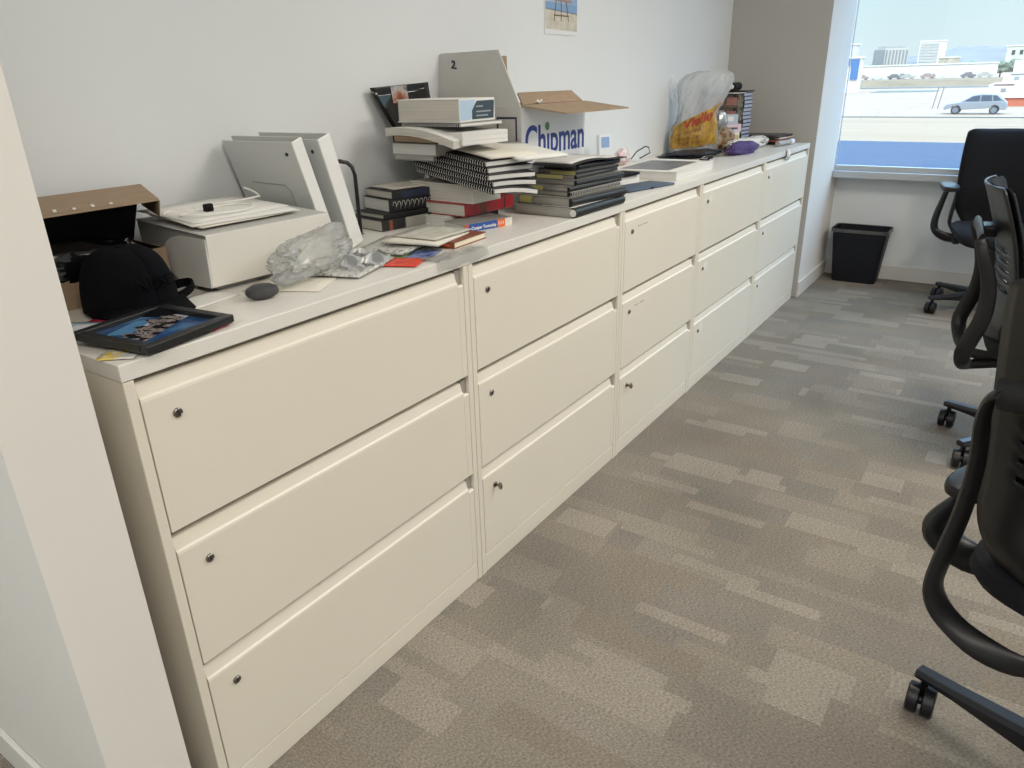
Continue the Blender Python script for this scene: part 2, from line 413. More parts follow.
tag(wt, 'long cream laminate worktop lying over the whole row of file cabinets', 'worktop')
# crumpled tape hanging off the worktop edge
tp = MB().grid(lambda u, v: (XS[4]+.36+u*.07+.006*math.sin(9*v), -.004-.008*math.sin(v*3)-.004*math.sin(11*u), .99-v*.055+.006*math.sin(8*u)), 8, 8)
tag(obj('tape_scrap', tp, mat('tape', (.72, .74, .72), .4), smooth=True, solid=.001), 'crumpled white scrap of tape stuck to the worktop edge at the far cabinet', 'tape')

# ------------------------------------------------------------------ books
def book(name, label, N, th, a, b, rz, cover, pages='pages', spine='front', z=TOP, rot=None, group=None, cat='book', ct=.0025, round_=0.0, overh=.003, bands=None):
    """near-bottom corner at N; b runs along local x (right), a along local y (back)"""
    t = thing(name, label, cat, (N[0], N[1], z), rot if rot else (0, 0, R(rz)), group)
    c = MB().box(0, b, 0, a, 0, ct).box(0, b, 0, a, th-ct, th)
    px0, px1, py0, py1 = overh, b-overh, overh, a-overh
    if spine == 'front':
        if round_:
            n = 8; poly = [(.006, th)] + [(-round_*math.sin(math.pi*k/n)+.004, th/2+th/2*math.cos(math.pi*k/n)) for k in range(n+1)] + [(.006, 0)]
            c.prism([(y, zz) for y, zz in poly], 0, b, 'x')
        else: c.box(0, b, 0, ct, ct, th-ct)
        py0 = ct+.0003
    if spine == 'left': c.box(0, ct, 0, a, ct, th-ct); px0 = ct+.0003
    if spine == 'back': c.box(0, b, a-ct, a, ct, th-ct); py1 = a-ct-.0003
    obj('cover', c, cover, t, bevel=min(.0008, ct*.3))
    obj('pages', MB().box(px0, px1, py0, py1, ct+.0001, th-ct-.0001), pages, t)
    if bands:
        for name2, x0, x1, mt in bands:
            obj(name2, MB().box(x0*b, x1*b, -.0007-round_, -.0001, .0008, th-.0008), mt, t)
    return t
def sheet(name, label, cat, N, a, b, rz, m, th=.0015, z=TOP, rot=None, group=None, curl=0.0, mb=None, mats=None):
    n = 6
    def fn(u, v): return (u*b, v*a, curl*(u*u*.6+(1-v)**2*.4) + .0004*math.sin(7*u+5*v))
    o = obj(name, mb or MB().grid(fn, n, n), mats or m, smooth=True, solid=th)
    o.location = (N[0], N[1], z+th*.5+.0008); o.rotation_euler = rot if rot else (0, 0, R(rz))
    return tag(o, label, cat, group)

# pile with the red book (second cabinet)
book('paperback_book', 'white paperback with a small white end, bottom of the pile under the red book', (1.165, .285), .026, .16, .05, -6, 'white', 'pageswhite', 'front')
book('hardcover_book', 'thin navy hardcover lying at the very bottom of the pile, under the red book', (1.221, .275), .026, .17, .185, -6, 'navycover')
book('hardcover_book', 'red-spined hardcover second from the bottom of the pile behind the blue and orange book', (1.191, .225), .037, .20, .236, -3, 'red', z=TOP+.027,
     bands=[('spine_band', .80, .82, 'inkdark'), ('spine_title', .30, .42, 'brown')])
book('paperback_book', 'thick cream paperback on the red book, under the drooping spiral notebooks', (1.205, .205), .053, .255, .13, -4, 'paper2', z=TOP+.0645, pages='pages')
def spiral_notebook(label, N, z, rz, a, b, tilt, th=.0155, cover='blackcover', curl=.0, group='black spiral notebooks drooping off the red book pile', coil='wirew', pages='pageswhite'):
    t = thing('spiral_notebook', label, 'notebook', (N[0], N[1], z), Euler((R(tilt), 0, R(rz)), 'XYZ'), group)
    def sl(z0):
        return lambda u, v: (u*b, v*a, z0 - curl*u*u*(1-v)**2)
    def slab(z0, z1, m):
        q = MB(); n = 6
        q.grid(lambda u, v: (.004+u*(b-.004), v*a, z0-curl*u*u*(1-v)**2), n, n); q.grid(lambda u, v: (.004+u*(b-.004), v*a, z1-curl*u*u*(1-v)**2), n, n)
        k = n+1
        ring = [i for i in range(n)] + [n+j*k for j in range(n)] + [n*k+n-i for i in range(n)] + [(n-j)*k for j in range(n)]
        q.add([], [])
        for i in range(len(ring)): q.f.append([ring[i], ring[(i+1) % len(ring)], k*k+ring[(i+1) % len(ring)], k*k+ring[i]]); q.m.append(0)
        return q
    obj('pages', slab(.002, th-.002, 0), pages, t)
    obj('back_cover', slab(0, .0016, 0), cover, t); obj('front_cover', slab(th-.0016, th, 0), cover, t)
    w = MB(); nr = 34
    for i in range(nr):
        y = a*(i+.5)/nr
        w.tube([(-.001+.006*math.cos(2*math.pi*k/8), y, th/2+(th/2-.0014)*math.sin(2*math.pi*k/8)) for k in range(8)], .0013, 4, closed=True)
    obj('spiral_binding', w, coil, t, smooth=True)
    obj('binding_strip', MB().box(-.0035, -.0015, 0.001, a-.001, .0003, th-.0003), 'blackmat', t)
    return t
SP = ['bottom black spiral notebook of the drooping five, its white pages fanned at the front', 'second black spiral notebook from the bottom of the drooping five',
      'middle one of the five drooping black spiral notebooks', 'fourth black spiral notebook up in the drooping stack', 'topmost black spiral notebook of the five, under the cream papers']
for i in range(5):
    ox = [0, .012, .008, .024, .03][i]
    spiral_notebook(SP[i], (1.148+ox, .088+.012*i), 1.0915+i*.0170, -12+[0, 2, -1, 3, 1][i], .345, .175+.004*i, 6.6, curl=[.02, .012, .006, .004, 0][i])
sheet('paper_stack', 'cream printed sheets fanned on top of the drooping spiral notebooks', 'papers', (1.195, .125), .30, .180, -14, 'paper2', th=.006, rot=Euler((R(6.6), 0, R(-14)), 'XYZ'), z=1.178)
sheet('paper_booklet', 'white stapled booklet sticking out right from the top of the spiral notebooks', 'booklet', (1.265, .075), .24, .175, -20, 'white', th=.008, rot=Euler((R(6.0), 0, R(-20)), 'XYZ'), z=1.168)
# upper books of the same pile
book('hardcover_book', 'small pale book peeking out left, just above the thick cream paperback', (1.19, .33), .018, .17, .16, -4, 'greycover', pages='pageswhite', z=1.166)
book('hardcover_book', 'pale hardcover lying behind the spiral notebooks, below the open paperback', (1.165, .300), .034, .185, .22, -4, 'greycover', pages='pageswhite', z=1.1845)
book('hardcover_book', 'black-spined book with tan page edges on the pale hardcover', (1.155, .295), .022, .185, .20, -8, 'blackcover', pages=layered('page_edges_tan', (.36, .25, .15), (.48, .36, .23)), spine='back', z=1.219)
bk = thing('paperback_book', 'bent white paperback sagging over the tan-edged book under the big textbook', 'book', (1.115, .195, 1.2415), (0, 0, R(-2)))
def sag(u, v, z0): return (u*.19, v*.258, z0 - .030*(1-v)**2*(1-u*.3) + .006*math.sin(v*3.1))
for nm, z0, z1, mm in (('back_cover', 0, .0012, 'white'), ('pages', .0016, .0200, 'pages'), ('front_cover', .0204, .0216, 'white')):
    q = MB(); n = 8; q.grid(lambda u, v: sag(u, v, z0), n, n); q.grid(lambda u, v: sag(u, v, z1), n, n); kk = n+1
    ring = [i for i in range(n)] + [n+j*kk for j in range(n)] + [n*kk+n-i for i in range(n)] + [(n-j)*kk for j in range(n)]
    for i in range(len(ring)): q.f.append([ring[i], ring[(i+1) % len(ring)], kk*kk+ring[(i+1) % len(ring)], kk*kk+ring[i]]); q.m.append(0)
    obj(nm, q, mm, bk, smooth=True)
def pad(label, N, z, a, b, rz, th, m='pageswhite'):
    o = obj('paper_pad', MB().box(0, b, 0, a, 0, th), m, bevel=.0008); o.location = (*N, z); o.rotation_euler = (0, 0, R(rz)); return tag(o, label, 'paper pad')
pad('thick white paper block wedged between the drooping notebooks and the big textbook', (1.145, .185), 1.218, .10, .185, -8, .034)
spiral_notebook('thin spiral notebook lying directly under the big blue and white textbook', (1.160, .205), 1.2655, -3, .22, .190, 0, th=.010, cover='greycover', group='spiral notebooks under the big textbook')
tb = book('textbook', 'very thick blue and white textbook on top of the tall pile before the carton', (1.175, .215), .062, .225, .178, 2, 'white', pages='pages', z=1.2765)
obj('spine_panel', MB().prism([(.170, .006), (.174, .055), (.085, .055), (.070, .040), (.060, .030), (.060, .006)], -.0009, -.0001, 'y'), mat('spine_dark_teal', (.025, .045, .06), .35), tb)
obj('spine_sky', MB().prism([(.002, .004), (.055, .006), (.08, .058), (.002, .058)], -.0006, -.0001, 'y'), mat('spine_sky_blue', (.45, .58, .72), .3), tb)
for kz, w_ in ((.038, .035), (.024, .075), (.013, .06)):
    obj('spine_title', MB().box(.08, .08+w_, -.0012, -.0009, kz, kz+.004), 'grey', tb)
# tilted glossy dark magazine behind the pile
mg = thing('magazine', 'glossy black magazine with a photo cover leaning on the wall behind the tall pile', 'magazine', (1.19, .512, TOP+.004), Euler((R(-5), R(-3), R(-6)), 'XYZ'))
obj('cover', MB().grid(lambda u, v: (.26*(1-v)**1.2+u*max(.03, .25-.26*(1-v)**1.2), .022*math.sin(u*2.2)*.6, v*.385), 12, 14), 'glossblack', mg, smooth=True, solid=.003)
obj('cover_photo', MB().grid(lambda u, v: (.085+u*.07, -.004+.022*math.sin((.34+u*.28)*2.2)*.6, .335+v*.048), 6, 4), photo_mat('magazine_photo', [(.3, (.03, .03, .04)), (.45, (.35, .12, .05)), (.55, (.45, .42, .40)), (.7, (.02, .02, .03))], (14, 14, 14), rough=.1), mg, smooth=True)

# left pile of books beside the bookend
def small_pile(specs):
    for nm, lab, N, z, th, a, b, rz, cv, pg, bands in specs: book(nm, lab, N, th, a, b, rz, cv, pg, z=z, bands=bands, ct=.0012)
small_pile([
 ('hardcover_book', 'black-spined book at the bottom of the small pile beside the wire bookend', (1.012, .392), TOP, .031, .155, .22, -9, 'blackcover', 'pages', [('spine_label', .12, .18, 'brown'), ('spine_title', .4, .8, 'greycover')]),
 ('paperback_book', 'thin paperback with dark cover second from the bottom of the small pile by the bookend', (1.035, .405), TOP+.0315, .013, .145, .19, -10, 'blackcover', 'pages', None),
 ('hardcover_book', 'book with white loops on its black spine in the small pile by the bookend', (1.072, .415), TOP+.045, .036, .145, .17, -14, 'blackcover', 'pageswhite', None),
 ('paperback_book', 'slim black-spined paperback on top of the small pile by the bookend', (1.085, .412), TOP+.0815, .022, .145, .17, -13, 'blackcover', 'pages', [('spine_label', .2, .8, 'navycover')]),
])
bs = [o for o in bpy.data.objects if o.get('label', '').startswith('book with white loops')][0]
q = MB()
for k in range(9):
    q.tube([(.02+k*.016+.006*math.cos(R(a)), -.0008, .018+.012*math.sin(R(a))) for a in range(-60, 200, 40)], .0008, 4)
obj('spine_loops', q, 'white', bs, smooth=True)
sheet('loose_pages', 'bundle of cream pages lying on the small book pile', 'papers', (1.11, .425), .13, .16, -13, 'paper2', th=.004, z=TOP+.104)

# black composition notebooks
CN = [((1.449, .003), .031, .225, .325, -1, 'bottom black notebook with a fat rounded spine in the stack at the worktop edge', 'blackcover'),
      ((1.460, .020), .025, .215, .31, -6, 'black-spined notebook second from the bottom of the dark notebook stack', 'blackcover'),
      ((1.495, .046), .0125, .20, .31, -4, 'thin wire-bound notebook third from the bottom of the dark notebook stack', 'blackcover'),
      ((1.505, .052), .0135, .19, .31, -5, 'thin black-spined notebook fourth from the bottom of the dark notebook stack', 'blackcover'),
      ((1.545, .050), .0155, .18, .28, -6, 'black-spined notebook fifth from the bottom, yellow notes hanging over its grey pages', 'blackcover'),
      ((1.575, .066), .0115, .17, .27, -2, 'slim black-spined notebook sixth from the bottom of the dark notebook stack', 'blackcover'),
      ((1.590, .076), .0115, .17, .25, -6, 'slim black-spined notebook seventh from the bottom of the dark notebook stack', 'blackcover'),
      ((1.625, .088), .0155, .16, .24, -7, 'topmost closed notebook of the dark stack, under the open black folder', 'blackcover')]
zc = TOP
for i, (N, th, a_, b_, rz, lab, cv) in enumerate(CN):
    t = book('composition_notebook', lab, N, th, a_, b_, rz, 'greycover2', 'pagesgrey', 'none', z=zc, group='dark composition notebooks', cat='notebook', ct=.0012)
    n_ = 10; cap_ = [(.008, th+.0002)] + [(-th*.42*math.sin(math.pi*q_/n_)+.003, th/2+(th/2+.0002)*math.cos(math.pi*q_/n_)) for q_ in range(n_+1)] + [(.008, -.0002)]
    obj('spine', MB().prism(cap_, -.0004, b_+.0004, 'x'), 'spineblack', t, smooth=True)
    if i == 0: obj('spine_end', MB().lathe([(th*.36, 0), (th*.36, .0006), (.001, .0007)], 18, xf=Matrix.Translation((-.0006, .003, th/2)) @ Matrix.Rotation(R(-90), 4, 'Y')), 'white', t)
    if i == 2:
        q = MB()
        for k in range(34): q.tube([(b_*(k+.5)/34, -.004+.006*math.cos(2*math.pi*j/8), th/2+.008*math.sin(2*math.pi*j/8)) for j in range(8)], .001, 4, closed=True)
        obj('spiral_binding', q, 'wirew', t, smooth=True)
    if i in (1, 3, 5, 6):
        y0_, wd_, dr_ = {1: (.15, .05, .022), 3: (.10, .05, .016), 5: (.05, .10, .030), 6: (.0, .10, .022)}[i]
        obj('sticky_note', MB().grid(lambda u, v: (-.002-.004*math.sin(v*2)-.002*u, y0_+u*wd_, th-.001-v*dr_), 4, 4), 'yellow', t, smooth=True)
    zc += th+.0004
sheet('white_sheet', 'white sheet sticking out from between the two lowest dark notebooks', 'paper', (1.455, .010), .12, .32, -3, 'white', th=.0006, z=TOP+.0300)
# open black folder on top
fo = thing('folder', 'black open folder tented over the top of the dark notebook stack', 'folder', (1.60, .07, zc+.002), (0, 0, R(-6)))
obj('cover', MB().grid(lambda u, v: (-.05+u*.34, .0+v*.20, .014*math.sin(math.pi*min(1, u*1.3))*(.6+.4*v)), 12, 6), 'blackcover', fo, smooth=True, solid=.003)
obj('pages', MB().grid(lambda u, v: (-.03+u*.27, .012+v*.18, .006+.013*math.sin(math.pi*min(1, u*1.25))*(.6+.4*v)), 12, 6), 'pageswhite', fo, smooth=True, solid=.003)

# ------------------------------------------------------------------ moving carton "Chipman"
CX, CY, CW, CD, CH = 1.506, .231, .42, .335, .320
bx = thing('moving_carton', 'white printed moving carton with brown open flaps against the wall', 'cardboard box', (CX, CY, TOP))
e = .005
obj('left_panel', MB().box(0, e, 0, CD, 0, CH), 'boxgrey', bx)
fp = obj('front_panel', MB().box(e, CW, 0, e, 0, CH), 'boxwhite', bx)
obj('right_panel', MB().box(CW-e, CW, e, CD, 0, CH), 'boxgrey', bx)
obj('back_panel', MB().box(e, CW-e, CD-e, CD, 0, CH), 'kraft', bx)
obj('bottom_panel', MB().box(e, CW-e, e, CD-e, 0, e), 'kraft', bx)
# flaps: left one stands up, front one folds out and down, back one stands, right one lies inwards
lf = MB()
d1 = Vector((.035, 0, .168))
lf.add([(0, 0, CH), (0, CD, CH), (.03, CD-.0, CH+.165), (.03, .10, CH+.168), (e, 0, CH), (e, CD, CH), (.03+e, CD, CH+.165), (.03+e, .10, CH+.168)],
       [(0, 1, 2, 3), (7, 6, 5, 4), (0, 3, 7, 4), (1, 5, 6, 2), (3, 2, 6, 7), (0, 4, 5, 1)])
L_ = obj('flap', lf, 'boxgrey', bx)
tag(L_, 'grey standing flap marked with a 2')
obj('slit', MB().box(-.0008, .0, -.001, .001, 0, .055), 'dark', L_, loc=(.0145, .215, CH+.045), rot=(R(10), R(10.1), 0))
obj('hand_slot_seam', MB().box(-.0008, .0, -.05, .05, 0, .0008), 'grey', L_, loc=(.0150, .15, CH+.075), rot=(0, R(10.1), 0))
text('lettering', '2.', .034, 'inkdark', L_, (.0205, .285, CH+.120), (R(90), R(10.2), R(-90)), off=.001)
ff = MB().add([(e, 0, CH), (CW, 0, CH), (CW+.015, -.165, CH-.022), (.025, -.150, CH-.022), (e, .0, CH+e), (CW, .0, CH+e), (CW+.015, -.165, CH-.018), (.025, -.150, CH-.018)],
              [(0, 1, 2, 3), (7, 6, 5, 4), (0, 3, 7, 4), (1, 5, 6, 2), (3, 2, 6, 7), (0, 4, 5, 1)])
FF = obj('flap', ff, 'kraft', bx); tag(FF, 'brown front flap folded out over the printed side')
bf = MB().add([(.05, CD-e, CH), (CW-.005, CD-e, CH), (CW-.005, CD-.002, CH+.162), (.05, CD-.002, CH+.162)], [(0, 1, 2, 3)])
obj('flap', bf, 'kraft', bx, solid=.004)
rf = MB().add([(CW, .01, CH), (CW, CD, CH), (CW-.14, CD-.05, CH+.016), (CW-.36, .0, CH+.016), ], [(0, 1, 2, 3)])
rf = MB().add([(.03, .012, CH+.004), (CW, .012, CH+.004), (CW+.005, .06, CH+.038), (.12, .09, CH+.038)], [(0, 1, 2, 3)])
obj('flap', rf, 'kraft', bx, solid=.005)
obj('torn_edge', MB().grid(lambda u, v: (.10+u*.035, .006-.004*v, CH+.008+.008*v+.003*math.sin(9*u)), 6, 3), 'white', bx, smooth=True, solid=.002)
# print on the front: the word, green dot mark, tag line and base band
text('lettering', 'Ch\u0131pman', .130, 'navy', fp, (.022, -.0006, CH-.150), (R(90), 0, 0), sx=.84, off=.0022)
obj('logo_dot', MB().lathe([(.013, 0), (.013, .0006), (.006, .0007), (.006, .0006)], 20), 'green', fp, loc=(.160, -.0008, CH-.066), rot=(R(90), 0, 0))
text('tagline', 'Relocation & Logistics', .026, 'grey', fp, (.135, -.0006, CH-.183), (R(90), 0, 0), sx=.92)
obj('print_band', MB().box(.09, .21, -.0008, -.0001, CH-.240, CH-.210), 'navy', fp)
# print on the left panel: square outline and LABEL
lp = [o for o in bx.children if o.name.startswith('left_panel')][0]
sq = MB(); y0, y1, z0, z1, w_ = .014, .092, CH-.118, CH-.030, .006
sq.box(-.0007, 0, y0, y1, z0, z0+w_).box(-.0007, 0, y0, y1, z1-w_, z1).box(-.0007, 0, y0, y0+w_, z0+w_, z1-w_).box(-.0007, 0, y1-w_, y1, z0+w_, z1-w_)
obj('label_square', sq, 'inkdark', lp)
text('lettering', 'LABEL', .034, 'inkdark', lp, (-.0006, .096, CH-.150), (R(90), 0, R(-90)), sx=.80, off=.0018)
text('lettering', 'HERE', .030, 'inkdark', lp, (-.0006, .094, CH-.182), (R(90), 0, R(-90)), sx=.78, off=.0012)

# ------------------------------------------------------------------ things lying near the front edge
pb = book('paperback_book', 'blue and orange spined paperback lying alone in front of the red book pile', (1.106, .163), .0235, .10, .180, -14, 'greycover', 'pages', 'front')
obj('spine_colour', MB().box(.014, .122, -.0007, -.0001, .0006, .0229), 'blue', pb)
obj('spine_band', MB().box(.122, .152, -.0008, -.0001, .0006, .0229), 'orange', pb)
obj('spine_tip', MB().box(0, .014, -.0008, -.0001, .0006, .0229), mat('spine_red', (.62, .10, .06), .5), pb)
obj('spine_end', MB().box(.152, .1798, -.0008, -.0001, .0006, .0229), 'paper2', pb)
text('lettering', 'Cooper Township', .0125, 'white', pb, (.024, -.0008, .006), (R(90), 0, 0), sx=1.0, off=.0003)
q = MB()
for k in range(3): q.box(.127+k*.008, .1295+k*.008, -.0012, -.0008, .007, .0165)
obj('spine_marks', q, 'white', pb)
nb = book('paperback_book', 'small brown-ended paperback with bright cream page edges near the worktop edge', (.925, .058), .018, .075, .155, 4, 'brown', mat('bright_pages', (.82, .74, .58), .7), 'left')
obj('spine_title', MB().box(-.0006, 0, .015, .045, .006, .011), 'orange', nb)
sheet('loose_pages', 'fan of grey printed pages between the brown paperback and the red book pile', 'papers', (.865, .062), .165, .185, 12, 'paper2', th=.006, z=TOP+.0185, curl=-.004)
sheet('loose_pages', 'grey printed sheet lying crooked on the fan of pages beside the brown paperback', 'papers', (.885, .085), .15, .165, 3, photo_mat('grey_print', [(.4, (.45, .43, .37)), (.55, (.62, .60, .53)), (.62, (.30, .29, .25)), (.7, (.62, .6, .54))], (8, 60, 1), rough=.7), th=.001, z=TOP+.0265)
mgz = sheet('magazine', 'open magazine with curly black line drawings left of the brown paperback', 'magazine', (.79, .110), .150, .18, 14, photo_mat('doodle_page', [(.3, (.5, .5, .47)), (.44, (.6, .6, .57)), (.47, (.05, .05, .05)), (.50, (.62, .62, .58)), (.62, (.55, .56, .52))], (22, 26, 1), rough=.4), th=.006, z=TOP+.001, curl=.010)
sheet('magazine', 'magazine with green and teal cover edge under the doodled one', 'magazine', (.745, .085), .15, .20, 20, photo_mat('green_cover', [(.35, (.02, .10, .08)), (.5, (.25, .36, .08)), (.6, (.05, .2, .17)), (.7, (.4, .4, .3))], (14, 14, 1), rough=.3), th=.0015, z=TOP)
sheet('leaflet', 'bright red leaflet lying at the worktop edge by the brown paperback', 'leaflet', (.722, .012), .085, .085, 24, photo_mat('red_leaflet', [(.35, (.62, .035, .02)), (.55, (.80, .09, .04)), (.72, (.35, .02, .02))], (30, 30, 1), rough=.3), th=.0012, z=TOP+.0022)
sheet('leaflet', 'blue photo leaflet lying right of the red leaflet', 'leaflet', (.80, .038), .065, .095, 20, photo_mat('blue_leaflet', [(.35, (.02, .03, .09)), (.5, (.10, .16, .40)), (.6, (.25, .25, .36)), (.7, (.05, .07, .2))], (24, 24, 1), rough=.25), th=.0012, z=TOP+.0022)
# clear plastic sheet drooping over the edge
cs = MB().grid(lambda u, v: (.775+u*.20+.012*v, .052-.075*v if v < .7 else -.0005-.006, TOP+.0035+.0025*math.sin(13*u+4*v) if v < .7 else TOP+.003-(v-.7)*.075+.003*math.sin(15*u)), 16, 10)
tag(obj('plastic_sleeve', cs, 'film_milky', smooth=True), 'clear plastic sleeve drooping over the worktop edge by the second cabinet', 'plastic sleeve')

def crumple(center, size, seed, sub=4, amp=.35, freq=3.0, flat=.0, rz=0):
    bm = bmesh.new(); bmesh.ops.create_icosphere(bm, subdivisions=sub, radius=1)
    vs = []; off = Vector((seed*3.1, seed*1.7, seed*.9))
    for v in bm.verts:
        p = v.co.copy()
        r = 1 + amp*(noise.noise(p*freq*.5+off)) + amp*.55*abs(noise.noise(p*freq*1.7+off)) + amp*.3*abs(noise.noise(p*freq*4.1+off))
        p *= r*.92
        q = Vector((p.x*size[0], p.y*size[1], max(p.z, -1+flat)*size[2]))
        q.rotate(Euler((0, 0, rz)))
        vs.append(q+Vector(center))
    m = MB(); m.add(vs, [[w.index for w in f.verts] for f in bm.faces]); bm.free()
    zmin = min(v.z for v in m.v)
    return m, zmin
def crumpled(name, label, cat, center, size, seed, m, base=TOP, **k):
    mb, zm = crumple(center, size, seed, **k)
    for v in mb.v: v.z += base+.001-zm
    o = obj(name, mb, m, smooth=True); return tag(o, label, cat)
def crinkle(center, size, seed, rz):
    bm = bmesh.new(); bmesh.ops.create_icosphere(bm, subdivisions=5, radius=1)
    off = Vector((seed*2.3, seed*1.1, seed*.7)); vs = []
    for v in bm.verts:
        p = v.co.copy()
        r = .90+.30*noise.noise(p*1.3+off)
        d = p+.35*Vector((noise.noise(p*2+off), noise.noise(p*2+off*2), noise.noise(p*2-off)))
        r += .34*(1-abs(noise.noise(Vector((d.x*1.1, d.y*4.2, d.z*4.2))+off))*2.2)*.5 + .04*(1-2*abs(noise.noise(d*6+off)))
        q = Vector((p.x*size[0]*r, p.y*size[1]*r, max(p.z, -.7)*size[2]*r)); q.rotate(Euler((0, 0, rz))); vs.append(q+Vector(center))
    m = MB(); m.add(vs, [[w.index for w in f.verts] for f in bm.faces]); bm.free(); return m
pm_ = crinkle((.562, .172, 0), (.150, .052, .050), 3, .33)
zmn = min(v.z for v in pm_.v)
for v in pm_.v: v.z += TOP+.005-zmn
tag(obj('plastic_bag', pm_, 'film_milky', smooth=True), 'crumpled clear plastic bag lying against the front of the white mailer box', 'plastic bag')
sp = thing('plastic_sleeve', 'clear plastic sleeve full of papers beside the crumpled clear bag', 'plastic sleeve', (.575, .040, TOP+.005), (0, 0, R(19)))
obj('sleeve', MB().grid(lambda u, v: (u*.21, v*.14, .014+.008*math.sin(9*u+5*v)+.006*math.sin(17*v-4*u)), 16, 12), 'film_milky', sp, smooth=True)
obj('papers', MB().box(.005, .19, .008, .13, .0, .006), photo_mat('newsprint', [(.35, (.45, .45, .43)), (.5, (.72, .71, .68)), (.58, (.30, .3, .3)), (.64, (.70, .68, .65))], (30, 50, 1), rough=.6), sp, bevel=.001)
sheet('envelope', 'cream envelope with its corner over the worktop front under the clear bag', 'envelope', (.462, .050), .17, .11, 28, 'paper2', th=.002)

# white mailer box with papers, cable
mb_ = thing('mailer_box', 'white cardboard mailer box with rounded grey side flap below the binders', 'cardboard box', (.342, .240, TOP), (0, 0, R(-3)))
W_, D_, H0, H1 = .310, .262, .120, .130
bdy = MB()
bdy.add([(.004, .01, .012), (W_-.004, .01, .012), (W_-.004, D_, .0), (.004, D_, .0), (0, -.005, H0), (W_, -.005, H0), (W_, D_, H1), (0, D_, H1), (.03, .02, 0), (W_-.03, .02, 0)],
        [(0, 1, 5, 4), (3, 7, 6, 2), (0, 4, 7, 3), (1, 2, 6, 5), (0, 8, 9, 1), (0, 3, 8), (1, 9, 2), (8, 3, 2, 9)])
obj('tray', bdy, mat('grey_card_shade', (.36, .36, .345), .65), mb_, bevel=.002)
obj('lid', MB().add([(-.004, -.010, H0+.001), (W_+.003, -.010, H0+.001), (W_+.003, D_, H1+.001), (-.004, D_, H1+.001), (-.004, -.010, H0+.004), (W_+.003, -.010, H0+.004), (W_+.003, D_, H1+.004), (-.004, D_, H1+.004)],
      [(0, 3, 2, 1), (4, 5, 6, 7), (0, 1, 5, 4), (1, 2, 6, 5), (2, 3, 7, 6), (3, 0, 4, 7)]), 'cardgrey', mb_, bevel=.0015)
obj('front_panel', MB().add([(-.002, -.0135, H0+.003), (W_+.002, -.0135, H0+.003), (W_+.045, .0, .012), (.002, .0, .012), (-.002, -.0105, H0+.003), (W_+.002, -.0105, H0+.003), (W_+.045, .004, .012), (.002, .004, .012)],
      [(0, 1, 2, 3), (7, 6, 5, 4), (0, 4, 5, 1), (1, 5, 6, 2), (2, 6, 7, 3), (3, 7, 4, 0)]), 'card', mb_, bevel=.001)
fl = MB(); n = 14; poly = [(-.004, .013), (-.009, H0-.006)]
for k in range(n+1):
    a_ = math.pi/2 - math.pi*k/n
    poly.append((.075+.090*math.cos(a_), .062+.052*math.sin(a_)))
fl.prism(poly, -.004, -.0005, 'x')
obj('side_flap', fl, mat('side_flap_card', (.66, .66, .635), .6), mb_)
for i, (dx, dy, rz, lab) in enumerate(((.012, .015, -1, 'lowest white sheet fanned on the white mailer box'), (.0, .03, -6, 'middle white sheet fanned on the white mailer box'), (.015, .045, 2, 'top white sheet on the white mailer box, under the white cable'))):
    sheet('paper_sheet', lab, 'paper', (.345+dx, .245+dy), .20, .255, rz, 'white' if i else 'paper2', th=.0012, rot=Euler((R(3.7), 0, R(rz)), 'XYZ'), z=TOP+H0+.010+.0025*i+dy*.06, group='white sheets on the mailer box')
ca = thing('charging_cable', 'thin white cable with a black plug lying on the white mailer box', 'cable', (.455, .375, TOP+.139))
pts = [(-.09+.0035*k, .02*math.sin(k*.22)+.03+.0009*k, .006) for k in range(24)] + [(-.006+.012*k, .07-.011*k+.0004*k*k, .006+.001*k) for k in range(1, 11)] + [(.124+.01*math.sin(k*.5), -.03+.014*k, .016+.004*k) for k in range(1, 6)]
obj('cord', MB().tube([(p[0], p[1], p[2]+.003) for p in pts], .0022, 6), 'white', ca, smooth=True)
obj('cord', MB().tube([(-.04+.15*math.cos(R(a_))*.6+.05, -.02+.045*math.sin(R(a_)), .008+.002*math.sin(R(a_*2))) for a_ in range(0, 350, 15)], .002, 6), 'white', ca, smooth=True)
obj('plug', MB().box(-.010, .010, -.007, .007, .004, .022).box(-.004, .004, -.014, -.007, .009, .015), 'blackmat', ca, bevel=.003)

# binders
def binder(label, x, y, w, a, zrot, lean):
    t = thing('ring_binder', label, 'binder', (x, y, TOP+.001), Euler((0, R(lean), R(zrot)), 'XYZ'), 'white ring binders')
    h = .289
    ob = obj('front_cover', MB().box(0, .003, .004, a, 0, h), 'binder', t, bevel=.001)
    obj('back_cover', MB().box(w-.003, w, .004, a, 0, h), 'binder', t, bevel=.001)
    obj('spine', MB().box(0, w, 0, .004, 0, h), 'spinewhite', t, bevel=.0015)
    obj('pages', MB().box(w*.25, w*.72, .02, a-.02, .008, h-.02), 'pageswhite', t)
    xf = Matrix.Translation((0, .03, h-.03)) @ Matrix.Rotation(R(-90), 4, 'Y')
    obj('rivet', MB().lathe([(.0045, -.0005), (.0045, .0016), (.001, .0022)], 14, xf=xf), 'inkdark', ob, smooth=True)
    pk = MB(); pk.tube([(-.0004, .060, .0), (-.0004, .064, .165), (-.0004, .076, .180), (-.0004, .19, .184)], .0014, 5)
    obj('pocket_seam', pk, 'grey', ob)
    return t
binder('white ring binder farther left, its grey cover with a pocket facing out', .738, .310, .034, .245, 3, -17)
binder('white ring binder nearer the wire bookend, with the wide bright spine', .808, .303, .044, .245, 4, -16.5)
